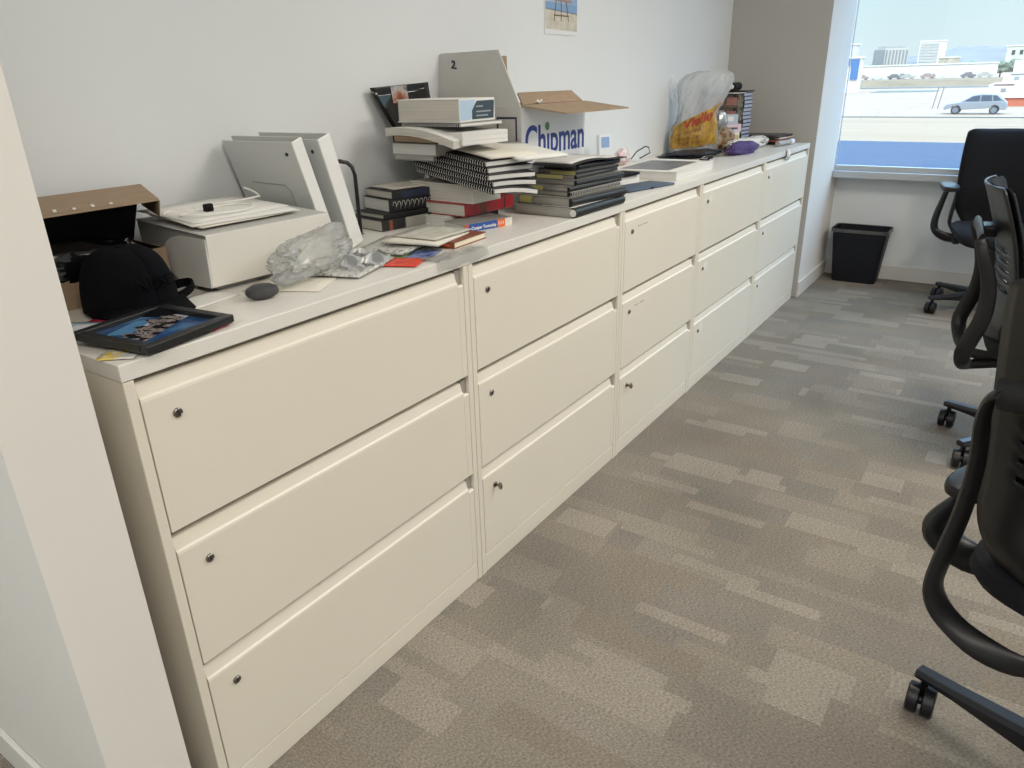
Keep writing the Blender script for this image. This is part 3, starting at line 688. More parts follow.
# wire bookend
be = MB()
ang = [(.958, .425, .9905), (.958, .425, 1.150), (.955, .430, 1.172), (.947, .440, 1.184), (.934, .452, 1.188), (.905, .51, 1.188), (.898, .53, 1.178), (.896, .535, 1.15), (.896, .535, .9905)]
be.tube(ang, .0055, 8)
be.box(.885, .966, .42, .54, TOP+.0005, TOP+.0022)
tag(obj('bookend', be, 'wire', smooth=True), 'black wire bookend arch standing right of the white binders', 'bookend')

# brown mailer carton, open, with the shade inside put in as black faces
bb = thing('mailer_box', 'brown open mailer box with dark inside, behind the black cap', 'cardboard box', (.0, .398, TOP), (0, 0, R(-5)))
w_, d_, h_ = .335, .150, .088
e = .004
tray = MB().box(-.02, w_, 0, e, 0, h_).box(-.02, w_, d_-e, d_, 0, h_).box(-.02, -.02+e, e, d_-e, 0, h_).box(w_-e, w_, e, d_-e, 0, h_).box(-.02+e, w_-e, e, d_-e, 0, e)
obj('tray', tray, 'kraft', bb)
obj('tray_shade', MB().box(-.02+e, w_-e, e+.0003, e+.002, e, h_).box(-.02+e, w_-e, d_-e-.002, d_-e-.0003, e, h_).box(w_-e-.002, w_-e-.0003, e, d_-e, e, h_), 'blackmat', bb)  # black faces hold the shade inside the tray
obj('lid', MB().add([(-.02, d_-.004, h_), (w_+.0, d_-.004, h_), (w_+.040, d_+.006, h_+.110), (-.02, d_+.006, h_+.110)], [(0, 1, 2, 3)]), 'blackmat', bb, solid=.004)
obj('tuck_flap', MB().add([(-.02, d_+.004, h_+.110), (w_+.045, d_+.004, h_+.114), (w_-.015, d_-.195, h_+.104), (-.02, d_-.205, h_+.100)], [(0, 1, 2, 3)]), 'kraft', bb, solid=.004)
obj('side_ear', MB().grid(lambda u, v: (w_+.045-.06*u-.006*v, d_+.004-.199*u, h_+.112-.010*u-.042*v*(1-.3*u)), 4, 4), 'kraftdark', bb, smooth=True, solid=.003)
obj('liner', crumple((.15, .06, .075), (.17, .075, .05), 5, amp=.35, freq=2.2)[0], 'glossblack', bb, smooth=True)
q = MB()
for k, l in enumerate((.03, .02, .035, .03, .02, .028, .02)): q.grid(lambda u, v, k=k, l=l: (.02+k*.034+u*.006+v*l*.3, d_-.198+.001+v*l, h_+.1055+.0004*k+v*l*.05), 1, 2)
obj('torn_paper', q, 'white', bb)

# cap
cp = thing('baseball_cap', 'black baseball cap lying in front of the brown mailer box', 'cap', (.192, .285, TOP+.004), (0, 0, R(-90)))
def crown(u, v):
    a_ = 2*math.pi*u; ph = v*math.pi/2
    r = .089*math.cos(ph)**.55 if v < 1 else 0
    return (r*math.cos(a_)*1.08, r*math.sin(a_)*.92, .118*math.sin(ph)**.9 + .004*math.sin(6*a_)*(1-v))
cr = MB().grid(crown, 32, 12)
obj('crown', cr, 'cap', cp, smooth=True, solid=.002)
obj('brim', MB().grid(lambda u, v: ((.070+.075*v)*math.cos((u-.5)*2.1)+.01, (.088-.006*v)*math.sin((u-.5)*2.1)*1.1, .012-.012*v+.010*(1-(2*u-1)**2)-.010*v*(2*u-1)**2*.8), 16, 6), 'cap', cp, smooth=True, solid=.003)
obj('button', MB().lathe([(.008, 0), (.007, .004), (.001, .006)], 12), 'cap', cp, loc=(0, 0, .117), smooth=True)
obj('strap', MB().tube([(.015+.034*math.cos(R(a_)), .075+.048*math.sin(R(a_)), .012+.012*math.sin(R(a_))) for a_ in range(-20, 201, 20)], .006, 8, flat=(.4, 1.5)), 'cap', cp, smooth=True)
text('embroidery', 'NUSE', .030, 'cap', cp, (.098, -.035, .052), (R(72), 0, R(90)), depth=.002)

# picture frame and flyers
pf = thing('picture_frame', 'black picture frame with a blue group photo lying flat near the worktop corner', 'picture frame', (.045, -.016, TOP+.006), Euler((R(1.2), 0, R(10)), 'XYZ'))
w_, d_ = .188, .183
fr = MB(); b_ = .018
fr.box(0, w_, 0, b_, 0, .014).box(0, w_, d_-b_, d_, 0, .014).box(0, b_, b_, d_-b_, 0, .014).box(w_-b_, w_, b_, d_-b_, 0, .014).box(b_, w_-b_, b_, d_-b_, 0, .004)
obj('frame', fr, 'glossblack' if False else mat('frame_black', (.012, .012, .012), .4), pf, bevel=.0018)
ph = obj('photo', MB().box(b_, w_-b_, b_, d_-b_, .0042, .0052), photo_mat('blue_photo', [(.35, (.012, .03, .09)), (.5, (.03, .085, .22)), (.62, (.08, .18, .34)), (.72, (.03, .06, .16))], (9, 14, 1), rough=.12), pf)
obj('photo_sky', MB().add([(b_+.01, d_-b_-.03, .0056), (b_+.09, d_-b_-.012, .0056), (b_+.13, d_-b_-.055, .0056), (b_+.03, d_-b_-.06, .0056)], [(0, 1, 2, 3)]), mat('photo_sky', (.10, .25, .45), .12), ph)
obj('photo_white', MB().add([(.095, d_-b_-.045, .0057), (.165, d_-b_-.030, .0057), (.168, d_-b_-.075, .0057), (.10, d_-b_-.090, .0057)], [(0, 1, 2, 3)]), mat('photo_white', (.60, .62, .66), .12), ph)
obj('photo_people', MB().grid(lambda u, v: (.035+u*.125, .045+.045*u+v*(.055+.012*math.sin(u*21)), .006), 14, 5), photo_mat('photo_people', [(.42, (.012, .012, .015)), (.52, (.35, .30, .28)), (.58, (.02, .02, .03)), (.68, (.5, .48, .5))], (55, 40, 1), rough=.12), ph)
sheet('flyer', 'crimson flyer lying under the black picture frame', 'flyer', (.088, .160), .10, .125, 20, mat('crimson_print', (.48, .02, .06), .4), th=.0008, z=TOP+.002)
sheet('flyer', 'red card poking out under the right edge of the picture frame', 'flyer', (.185, .012), .07, .045, 14, mat('red_print', (.50, .02, .05), .4), th=.0008, z=TOP+.0022)
sheet('flyer', 'white and yellow flyer poking out under the near edge of the picture frame', 'flyer', (.030, .005), .06, .06, 40, photo_mat('yellow_flyer', [(.45, (.75, .75, .72)), (.52, (.75, .55, .05)), (.6, (.78, .78, .75))], (30, 20, 1)), th=.0008, z=TOP+.001)
sheet('flyer', 'pale blue and white flyer left of the picture frame beside the partition', 'flyer', (.050, .165), .10, .085, 30, photo_mat('pale_blue_flyer', [(.4, (.72, .75, .78)), (.5, (.25, .45, .65)), (.6, (.80, .80, .80))], (20, 26, 1)), th=.0008, z=TOP+.0035)
sheet('paper_slip', 'white paper slip lying under the black cap strap', 'paper', (.235, .165), .085, .13, 8, 'white', th=.001)
st = MB(); st.lathe([(.001, 0), (.020, .001), (.031, .007), (.034, .014), (.031, .022), (.019, .028), (.001, .030)], 28, sx=1.0, sy=.72)
so = obj('stone', st, 'stone', smooth=True); so.location = (.372, .118, TOP+.0005); so.rotation_euler = (0, 0, R(-22)); tag(so, 'dark grey oval stone lying bare on the worktop before the white mailer box', 'stone')

# ------------------------------------------------------------------ farther along the worktop
sheet('folder', 'slate blue folder lying flat right of the dark notebook stack', 'folder', (2.00, .085), .12, .29, -13, 'bluegrey', th=.008)
sheet('folder', 'white paper folder under the slate blue folder', 'folder', (1.98, .11), .13, .32, -8, 'white', th=.0015, z=TOP-.0)
pc = MB().box(0, .05, 0, .012, 0, .006); po = obj('pen_cap', pc, 'blackmat', bevel=.002); po.location = (2.135, .045, TOP+.0005); po.rotation_euler = (0, 0, R(10)); tag(po, 'small black pen cap at the worktop edge by the slate blue folder', 'pen cap')
st_ = thing('document_stack', 'thick stack of documents with a dark picture cover, clipped at the right end', 'document stack', (2.39, .056, TOP), (0, 0, R(2)))
obj('pages', MB().box(0, .47, 0, .30, 0, .034), 'pageswhite', st_, bevel=.001)
obj('cover_sheet', MB().box(-.003, .475, -.003, .303, .0342, .0362), 'card', st_)
obj('cover_picture', MB().box(.04, .40, .05, .27, .0363, .0368), photo_mat('grey_cover_photo', [(.3, (.10, .105, .11)), (.5, (.16, .165, .17)), (.62, (.06, .065, .07)), (.75, (.3, .3, .3))], (7, 11, 1), rough=.3), st_)
bc = thing('binder_clip', 'black and silver binder clip gripping the right end of the thick document stack', 'clip', (2.815, .085, TOP+.0005), (0, 0, R(2)))
obj('clamp', MB().prism([(-.02, -.0005), (.02, .012), (.02, .026), (-.02, .042), (-.022, .040), (.016, .025), (.016, .013), (-.022, .0015)], 0, .045, 'y'), 'glossblack', bc, loc=(.048, 0, 0))
obj('handle', MB().tube([(.025, .008, .042), (.05, .014, .052), (.064, .022, .052), (.05, .03, .052), (.025, .037, .042)], .0018, 6), 'chrome', bc, smooth=True)
sheet('paper_sheet', 'cream paper sheet slanting behind the dark notebook stack toward the thick documents', 'paper', (2.28, .34), .20, .42, -16, 'paper2', th=.002, rot=Euler((R(7), R(3), R(-16)), 'XYZ'), z=TOP+.030)
blk = sheet('phone_case', 'flat black phone case behind the dark notebook stack', 'phone case', (2.12, .19), .08, .15, -10, 'blackmat', th=.010, z=TOP+.035)
blk2 = pad('white paper ream lying behind the slate blue folder', (2.03, .21), TOP+.001, .20, .26, -8, .031)
cd = thing('card_stand', 'small blue and white upright card standing by the wall right of the carton', 'card', (2.49, .46, TOP+.0005), (R(-3), 0, R(-18)))
obj('card', MB().box(0, .075, 0, .02, 0, .165), mat('card_pale', (.78, .82, .86), .4), cd, bevel=.002)
for nm, x0, x1, z0, z1, mm in (('print', .012, .062, .11, .155, mat('card_blue', (.28, .42, .68), .4)), ('mark', .02, .05, .06, .075, 'bluegrey'), ('mark', .012, .045, .03, .045, mat('card_teal', (.16, .36, .40), .4))):
    obj(nm, MB().box(x0, x1, -.0008, -.0001, z0, z1), mm, cd)
crumpled('tissue', 'small pink and white crumpled wrapper in front of the blue and white card', 'wrapper', (2.555, .385, 0), (.045, .03, .035), 8, photo_mat('pink_wrap', [(.4, (.80, .78, .78)), (.55, (.75, .40, .42)), (.65, (.8, .8, .8))], (25, 25, 25)), sub=3, amp=.6, base=TOP+.03)
eg = MB().tube([(0, 0, 0), (.03, .0, .03), (.08, .0, .05), (.10, 0, .045), (.11, .0, .02), (.085, .0, .012), (.05, 0, .0)], .003, 6)
eo = obj('eyeglasses_frame', eg, 'wire', smooth=True); eo.location = (2.62, .37, TOP+.055); eo.rotation_euler = (0, 0, R(-25)); tag(eo, 'thin black wire loop lying on the slanted cream sheet', 'wire loop')

# shopping bag
sb = thing('shopping_bag', 'thin white plastic shopping bag with a yellow printed panel standing by the wall', 'shopping bag', (3.52, .425, TOP+.002), (0, 0, R(-72)))
RP = [(.0, .105, .085, .0), (.02, .125, .10, .0), (.09, .128, .105, .0), (.16, .110, .095, .005), (.22, .100, .085, .015), (.28, .115, .070, .03), (.33, .135, .055, .04), (.37, .140, .040, .05), (.40, .120, .028, .065), (.418, .075, .016, .08)]
def ringp(z):
    z = max(0, min(.418, z))
    for a, b in zip(RP, RP[1:]):
        if z <= b[0]:
            f = (z-a[0])/(b[0]-a[0]); return [a[k]+(b[k]-a[k])*f for k in (1, 2, 3)]
    return RP[-1][1:]
def wob(a_, z, seed=1):
    return 1+.10*noise.noise(Vector((math.cos(a_)*2+seed, math.sin(a_)*2, z*9)))+.07*noise.noise(Vector((math.cos(a_)*5+z*8, math.sin(a_)*5+seed, z*12)))+.06*(1-3*abs(noise.noise(Vector((math.cos(a_)*6-z*14, math.sin(a_)*6+seed, z*7)))))
def bag_pt(a_, z, k=1.0):
    rx, ry, cx = ringp(z); w = wob(a_, z)*k
    return Vector((cx+rx*w*math.cos(a_), ry*w*math.sin(a_), z))
bgm = MB(); NB = 96
bgm.loft([[bag_pt(2*math.pi*j/NB, z) for j in range(NB)] for z in [0, .01, .02]+[.03+.0097*k for k in range(41)]], cap=False)
obj('bag_body', bgm, 'bagfilm', sb, smooth=True)
obj('handle', MB().grid(lambda u, v: (-.125+.030*math.cos(u*5.5)+.014*v-.02*u, .0+.02*math.sin(u*3), .30+.085*math.sin(u*3.0)+.02*v-.09*abs(u-.5)*(1 if u > .5 else .5)), 14, 4), 'bagfilm', sb, smooth=True)
def bag_front(u, v):   # follows the front of the body, slanting up to the right
    z = .035+v*.150 + .085*(u-.35)*(.4+v)
    return bag_pt(R(-150+u*125), max(.02, z), 1.05)
pn = obj('printed_panel', MB().grid(bag_front, 48, 28), 'bagyellow', sb, smooth=True)
# wording on the panel
def on_panel(o, u0, u1, v0, v1):
    xs = [v.co.x for v in o.data.vertices]; ys = [v.co.y for v in o.data.vertices]
    for v in o.data.vertices:
        u = u0+(v.co.x-min(xs))/(max(xs)-min(xs))*(u1-u0); w = v0+(v.co.y-min(ys))/(max(ys)-min(ys))*(v1-v0)
        p = Vector(bag_front(u, w)); c = Vector((p.x*1.0, p.y-.004, p.z)); v.co = c
    o.location = (0, 0, 0); o.rotation_euler = (0, 0, 0)
o = text('lettering', 'Viello', .05, 'bagred', pn, (0, 0, 0), (0, 0, 0), off=.0012, depth=0); on_panel(o, .25, .85, .66, .97)
for k, (s, v0) in enumerate((('Fresh Italian Foods', .48), ('Pasta & Deli', .28), ('Thank You', .10))):
    o = text('lettering', s, .03, 'brown', pn, (0, 0, 0), (0, 0, 0), depth=0); on_panel(o, .12+.03*k, .62, v0, v0+.11)
# contents and neighbours
crumpled('snack_bag', 'clear bag of brown snack mix standing at the foot of the shopping bag', 'snack bag', (3.60, .285, 0), (.075, .035, .07), 11, 'snack', sub=4, amp=.4, rz=-.5)
crumpled('food_pouch', 'dark brown food pouch slumped inside the lower part of the shopping bag', 'food pouch', (3.50, .43, 0), (.075, .055, .06), 12, mat('pouch_brown', (.12, .07, .05), .4, var=.4, vscale=30), sub=4, amp=.4, rz=-.6, base=TOP+.012)
crumpled('black_cloth', 'crumpled black cloth bag on the worktop before the shopping bag', 'cloth', (3.27, .335, 0), (.20, .065, .020), 14, mat('black_cloth_bag', (.012, .013, .018), .5, bump=.4, bscale=80), sub=4, amp=.55, rz=-.45)
crumpled('foil_packet', 'silver grey foil packet leaning on the shopping bag front', 'packet', (3.60, .30, 0), (.05, .03, .06), 15, mat('foil', (.42, .43, .44), .25, metal=.5, var=.2, vscale=40), sub=3, amp=.4, base=TOP+.10)

def carton(name, label, cat, loc, rz, w, d, h, m, bits=()):
    t = thing(name, label, cat, loc, (0, 0, R(rz)))
    obj('box', MB().box(0, w, 0, d, 0, h), m, t, bevel=.0015)
    for nm, x0, x1, z0, z1, mm, side in bits:
        q = MB()
        if side == 'f': q.box(x0*w, x1*w, -.0008, -.0001, z0*h, z1*h)
        else: q.box(-.0008, -.0001, x0*d, x1*d, z0*h, z1*h)
        obj(nm, q, mm, t)
    return t
pinkm = mat('pink_print', (.72, .55, .62), .5); redm = mat('medicine_red', (.55, .05, .13), .4); dkm = mat('case_dark', (.03, .028, .03), .3)
carton('medicine_box', 'white medicine box with a red slanted stripe standing right of the shopping bag', 'box', (3.72, .335, TOP+.0005), -38, .115, .05, .095, 'white', [('stripe', .3, .52, .1, .9, redm, 'f'), ('mark', .72, .95, .55, .85, 'yellow', 'f')])
carton('medicine_box', 'pale pink box stacked on the white box with the red stripe', 'box', (3.73, .335, TOP+.096), -38, .12, .045, .042, pinkm, [('print', .2, .8, .35, .6, 'bluegrey', 'f')])
carton('tissue_box', 'pale blue box on top of the pale pink box right of the shopping bag', 'box', (3.745, .345, TOP+.139), -38, .10, .04, .050, mat('pale_blue_card', (.45, .52, .62), .5), [('print', .2, .7, .3, .8, 'white', 'f')])
# pile of flat cases
group = 'stacked flat cases with white edges'
proto = None
names = ['bottom', 'second', 'third', 'fourth', 'fifth', 'sixth', 'seventh', 'eighth', 'ninth', 'tenth', 'eleventh', 'twelfth']
for k in range(12):
    lab = ('bottom flat case of the far stack with pale blue edges by the wall' if k == 0 else 'top flat case of the far stack with pale blue edges by the wall' if k == 11 else names[k]+' case from the bottom of the far stack with pale blue edges')
    if proto is None:
        proto = thing('disc_case', lab, 'case', (4.003, .315, TOP+.045), (0, 0, R(-2)), group)
        obj('case_shell', MB().box(0, .135, 0, .19, 0, .0205), dkm, proto, bevel=.001)
        obj('insert', MB().box(.006, .1355, -.0008, 0, .003, .0175), mat('insert_pale', (.42, .46, .60), .4), proto)
        c = proto
    else:
        c = proto.copy(); COL.objects.link(c); c['label'] = lab
        for ch in proto.children:
            d = ch.copy(); COL.objects.link(d); d.parent = c
        c.location = (4.003+.002*math.sin(k*2.1), .315+.003*math.sin(k*1.3), TOP+.045+k*.0212)
carton('storage_box', 'flat black box under the far stack of cases', 'box', (3.995, .31, TOP+.0005), -2, .16, .21, .043, dkm)
cols = [('brown', 'kraftdark'), (pinkm, 'kraftdark'), (pinkm, dkm), (pinkm, 'greycover')]
for k, (pm, base) in enumerate(cols):
    lab = ['lowest dark printed box in the pile left of the pale-edged cases', 'second dark box with a pink panel, left of the pale-edged cases', 'third dark box with a pink panel, left of the pale-edged cases', 'uppermost dark box with a pink panel, left of the pale-edged cases'][k]
    carton('game_box', lab, 'box', (3.905, .318, TOP+.0005+k*.073), -2, .085, .15, .071, photo_mat('game_print_%d' % k, [(.35, (.03, .025, .02)), (.5, (.20, .16, .11)), (.62, (.06, .05, .04)), (.75, (.34, .30, .24))], (25, 25, 25)), [('panel', .55, .92, .15, .85, mat('salmon_panel', (.40, .17, .15), .5) if k else 'kraft', 'l'), ('panel', .05, .45, .2, .8, mat('salmon_panel', (.40, .17, .15), .5) if k else 'yellow', 'l')])
sheet('paper_sheet', 'white folded paper lying on top of the dark printed boxes', 'paper', (3.87, .33), .14, .13, -10, 'white', th=.003, z=TOP+.296)
ut = MB(); ut.tube([(0, 0, 0), (.01, 0, 0), (.20, 0, 0), (.205, 0, 0)], .022, 16); ut.tube([(-.004, 0, 0), (.0, 0, 0)], .012, 16, 1)
uo = obj('umbrella', ut, ['blackmat', 'white'], smooth=True); uo.location = (3.90, .36, TOP+.333); uo.rotation_euler = (0, 0, R(8)); tag(uo, 'folded black umbrella with a pale end lying on the dark boxes', 'umbrella')
carton('storage_box', 'pale blue flat box on top of the pile above the black umbrella', 'box', (3.92, .40, TOP+.302), 5, .17, .10, .065, mat('pale_box', (.42, .50, .56), .4), [('lid_line', 0, 1, .45, .55, dkm, 'f')])
sheet('booklet', 'dark booklet lying on the top of the pale-edged cases', 'booklet', (4.0, .31), .17, .145, -3, dkm, th=.008, z=TOP+.045+12*.0212+.002)

# purple pouch and white cloth
crumpled('pouch', 'purple cloth pouch lying open on the worktop above the fourth cabinet', 'pouch', (3.58, .165, 0), (.165, .055, .040), 21, 'purple', sub=4, amp=.35, freq=2.4, flat=.3, rz=-.12)
crumpled('cloth', 'white cloth with green patches spilling from the purple pouch', 'cloth', (3.72, .20, 0), (.20, .055, .030), 23, photo_mat('cloth_green', [(.3, (.08, .12, .08)), (.40, (.66, .63, .56)), (.6, (.75, .72, .66)), (.72, (.45, .43, .38))], (14, 14, 14), rough=.8), sub=4, amp=.5, freq=2.6, flat=.3, rz=-.1, base=TOP+.018)
crumpled('cloth', 'black and white patterned cloth right of the purple pouch', 'cloth', (3.98, .215, 0), (.13, .045, .032), 25, photo_mat('cloth_spots', [(.36, (.05, .05, .06)), (.42, (.60, .58, .54)), (.6, (.66, .64, .60)), (.66, (.2, .2, .2))], (40, 40, 40), rough=.8), sub=4, amp=.4, rz=-.1)
tb_ = MB(); tb_.tube([(0, 0, 0), (.15, 0, 0), (.17, 0, 0)], [.014, .014, .016], 14); tb_.tube([(.171, 0, 0), (.215, 0, 0)], .017, 14, 1)
to = obj('cream_tube', tb_, [mat('tube_grey', (.36, .35, .33), .4), mat('tube_cap', (.72, .74, .82), .35)], smooth=True); to.location = (4.03, .105, TOP+.018); to.rotation_euler = (0, 0, R(-8)); tag(to, 'grey tube with a pale cap lying near the far end of the worktop', 'tube')
ks = MB().tube([(0, 0, .003), (.03, .01, .004), (.05, 0, .003)], .005, 8); ko = obj('rubber_stopper', ks, 'blackmat', smooth=True); ko.location = (3.24, .228, TOP+.001); tag(ko, 'small black rubber stopper between the thick documents and the purple pouch', 'stopper')
for k, (dx, dy, rz, mm, th, lab) in enumerate(((0, 0, -6, dkm, .014, 'lowest dark magazine of the flat pile in the far corner of the worktop'), (-.03, .01, -10, 'brown', .011, 'brown covered magazine in the flat pile in the far corner of the worktop'),
                                           (.02, .01, -4, 'paper2', .009, 'cream booklet in the flat pile in the far corner of the worktop'), (-.02, .02, -8, dkm, .012, 'topmost black folder of the flat pile in the far corner of the worktop'))):
    sheet('magazine', lab, 'magazine', (4.16+dx, .12+dy), .22, .225, rz, mm, th=th, z=TOP+[0, .0165, .0295, .0405][k], group='magazines in the far corner')
carton('storage_box', 'flat dark box between the pale-edged cases and the corner magazines', 'box', (4.20, .36, TOP+.0005), -6, .2, .10, .050, dkm)

# poster on the wall: beach with lifeguard hut
po = thing('poster', 'small painted beach poster with a wooden hut taped to the white wall', 'poster', (2.20, DB-.0015, 1.55))
ppr = obj('sheet', MB().box(0, .268, -.001, 0, 0, .36), mat('poster_paper', (.78, .78, .78), .6), po)
def skymat():
    m = bpy.data.materials.new('poster_sky'); m.use_nodes = True; nt = m.node_tree; N = nt.nodes; L = nt.links; b = N['Principled BSDF']; b.inputs['Roughness'].default_value = .6
    tc = N.new('ShaderNodeTexCoord'); sx = N.new('ShaderNodeSeparateXYZ'); L.new(tc.outputs['Object'], sx.inputs[0])
    n = N.new('ShaderNodeTexNoise'); n.inputs['Scale'].default_value = 11; L.new(tc.outputs['Object'], n.inputs['Vector'])
    ad = N.new('ShaderNodeMath'); ad.operation = 'MULTIPLY_ADD'; L.new(sx.outputs['X'], ad.inputs[0]); ad.inputs[1].default_value = 2.0; L.new(n.outputs['Fac'], ad.inputs[2])
    c = N.new('ShaderNodeValToRGB'); e = c.color_ramp.elements; e[0].position = .45; e[0].color = (.62, .64, .66, 1); e[1].position = 1.0; e[1].color = (.16, .32, .60, 1)
    L.new(ad.outputs[0], c.inputs['Fac']); L.new(c.outputs['Color'], b.inputs['Base Color']); return m
y_ = -.0012
def flat(name, pts, m, dy): obj(name, MB().add([(x, y_-dy, z) for x, z in pts], [tuple(range(len(pts)))]), m, ppr)
flat('sky', [(.006, .105), (.26, .095), (.262, .35), (.006, .352)], skymat(), .0)
flat('sea', [(.006, .09), (.26, .08), (.26, .112), (.006, .118)], mat('poster_sea', (.22, .36, .58), .6), .0003)
flat('sand', [(.008, .02), (.258, .015), (.26, .082), (.006, .092)], mat('poster_sand', (.60, .56, .47), .6, var=.15, vscale=30), .0003)
flat('hut_wall', [(.085, .135), (.185, .132), (.19, .16), (.125, .215), (.09, .18)], mat('poster_hut', (.66, .56, .36), .6), .0006)
flat('hut_roof', [(.12, .222), (.205, .145), (.185, .138), (.118, .205)], mat('poster_roof', (.48, .42, .36), .6), .0009)
flat('hut_deck', [(.075, .122), (.21, .120), (.21, .130), (.075, .132)], mat('poster_deck', (.35, .26, .22), .6), .0009)
q = MB()
for x0, x1 in ((.085, .068), (.125, .125), (.165, .185)): q.add([(x0, y_-.0009, .122), (x0+.006, y_-.0009, .122), (x1+.006, y_-.0009, .05), (x1, y_-.0009, .05)], [(0, 1, 2, 3)])
q.box(.07, .19, y_-.0010, y_-.0008, .068, .073)
obj('hut_legs', q, 'kraftdark', ppr)

# ------------------------------------------------------------------ waste bin
wb = thing('waste_bin', 'black rectangular waste bin with a grey liner edge on the carpet under the window', 'waste bin', (5.068, -.262, 0))
def rr(w, d, r, z, n=5):
    out = []
    for cx, cy, a0 in ((w/2-r, d/2-r, 0), (-w/2+r, d/2-r, 90), (-w/2+r, -d/2+r, 180), (w/2-r, -d/2+r, 270)):
        for k in range(n+1):
            a_ = R(a0+90*k/n); out.append(Vector((cx+r*math.cos(a_), cy+r*math.sin(a_), z)))
    return out
wx, wy = .165, .285
body = MB(); body.loft([rr(wx, wy, .03, 0), rr(wx+.05, wy+.065, .035, .355), rr(wx+.065, wy+.08, .035, .357), rr(wx+.065, wy+.08, .035, .372), rr(wx+.045, wy+.06, .032, .372), rr(wx-.008, wy-.008, .028, .006)], cap=False)
body.f.append(list(range(len(rr(1, 1, .1, 0)))-1 if False else range(len(rr(1, 1, .1, 0))))); body.m.append(0)
obj('bin_body', body, 'bin', wb, smooth=True)
nn = 48
def liner(u, v):
    base = rr(wx+.070, wy+.085, .036, .374, 11); p = base[int(round(u*nn)) % nn]
    q = base[int(round(u*nn)) % nn]
    k = 1+.012*math.sin(u*40)
    return (p.x*k, p.y*k, .3745-.026*v-.003*math.sin(u*60)*v)
obj('bin_liner', MB().grid(liner, nn, 3), 'binbag', wb, smooth=True)

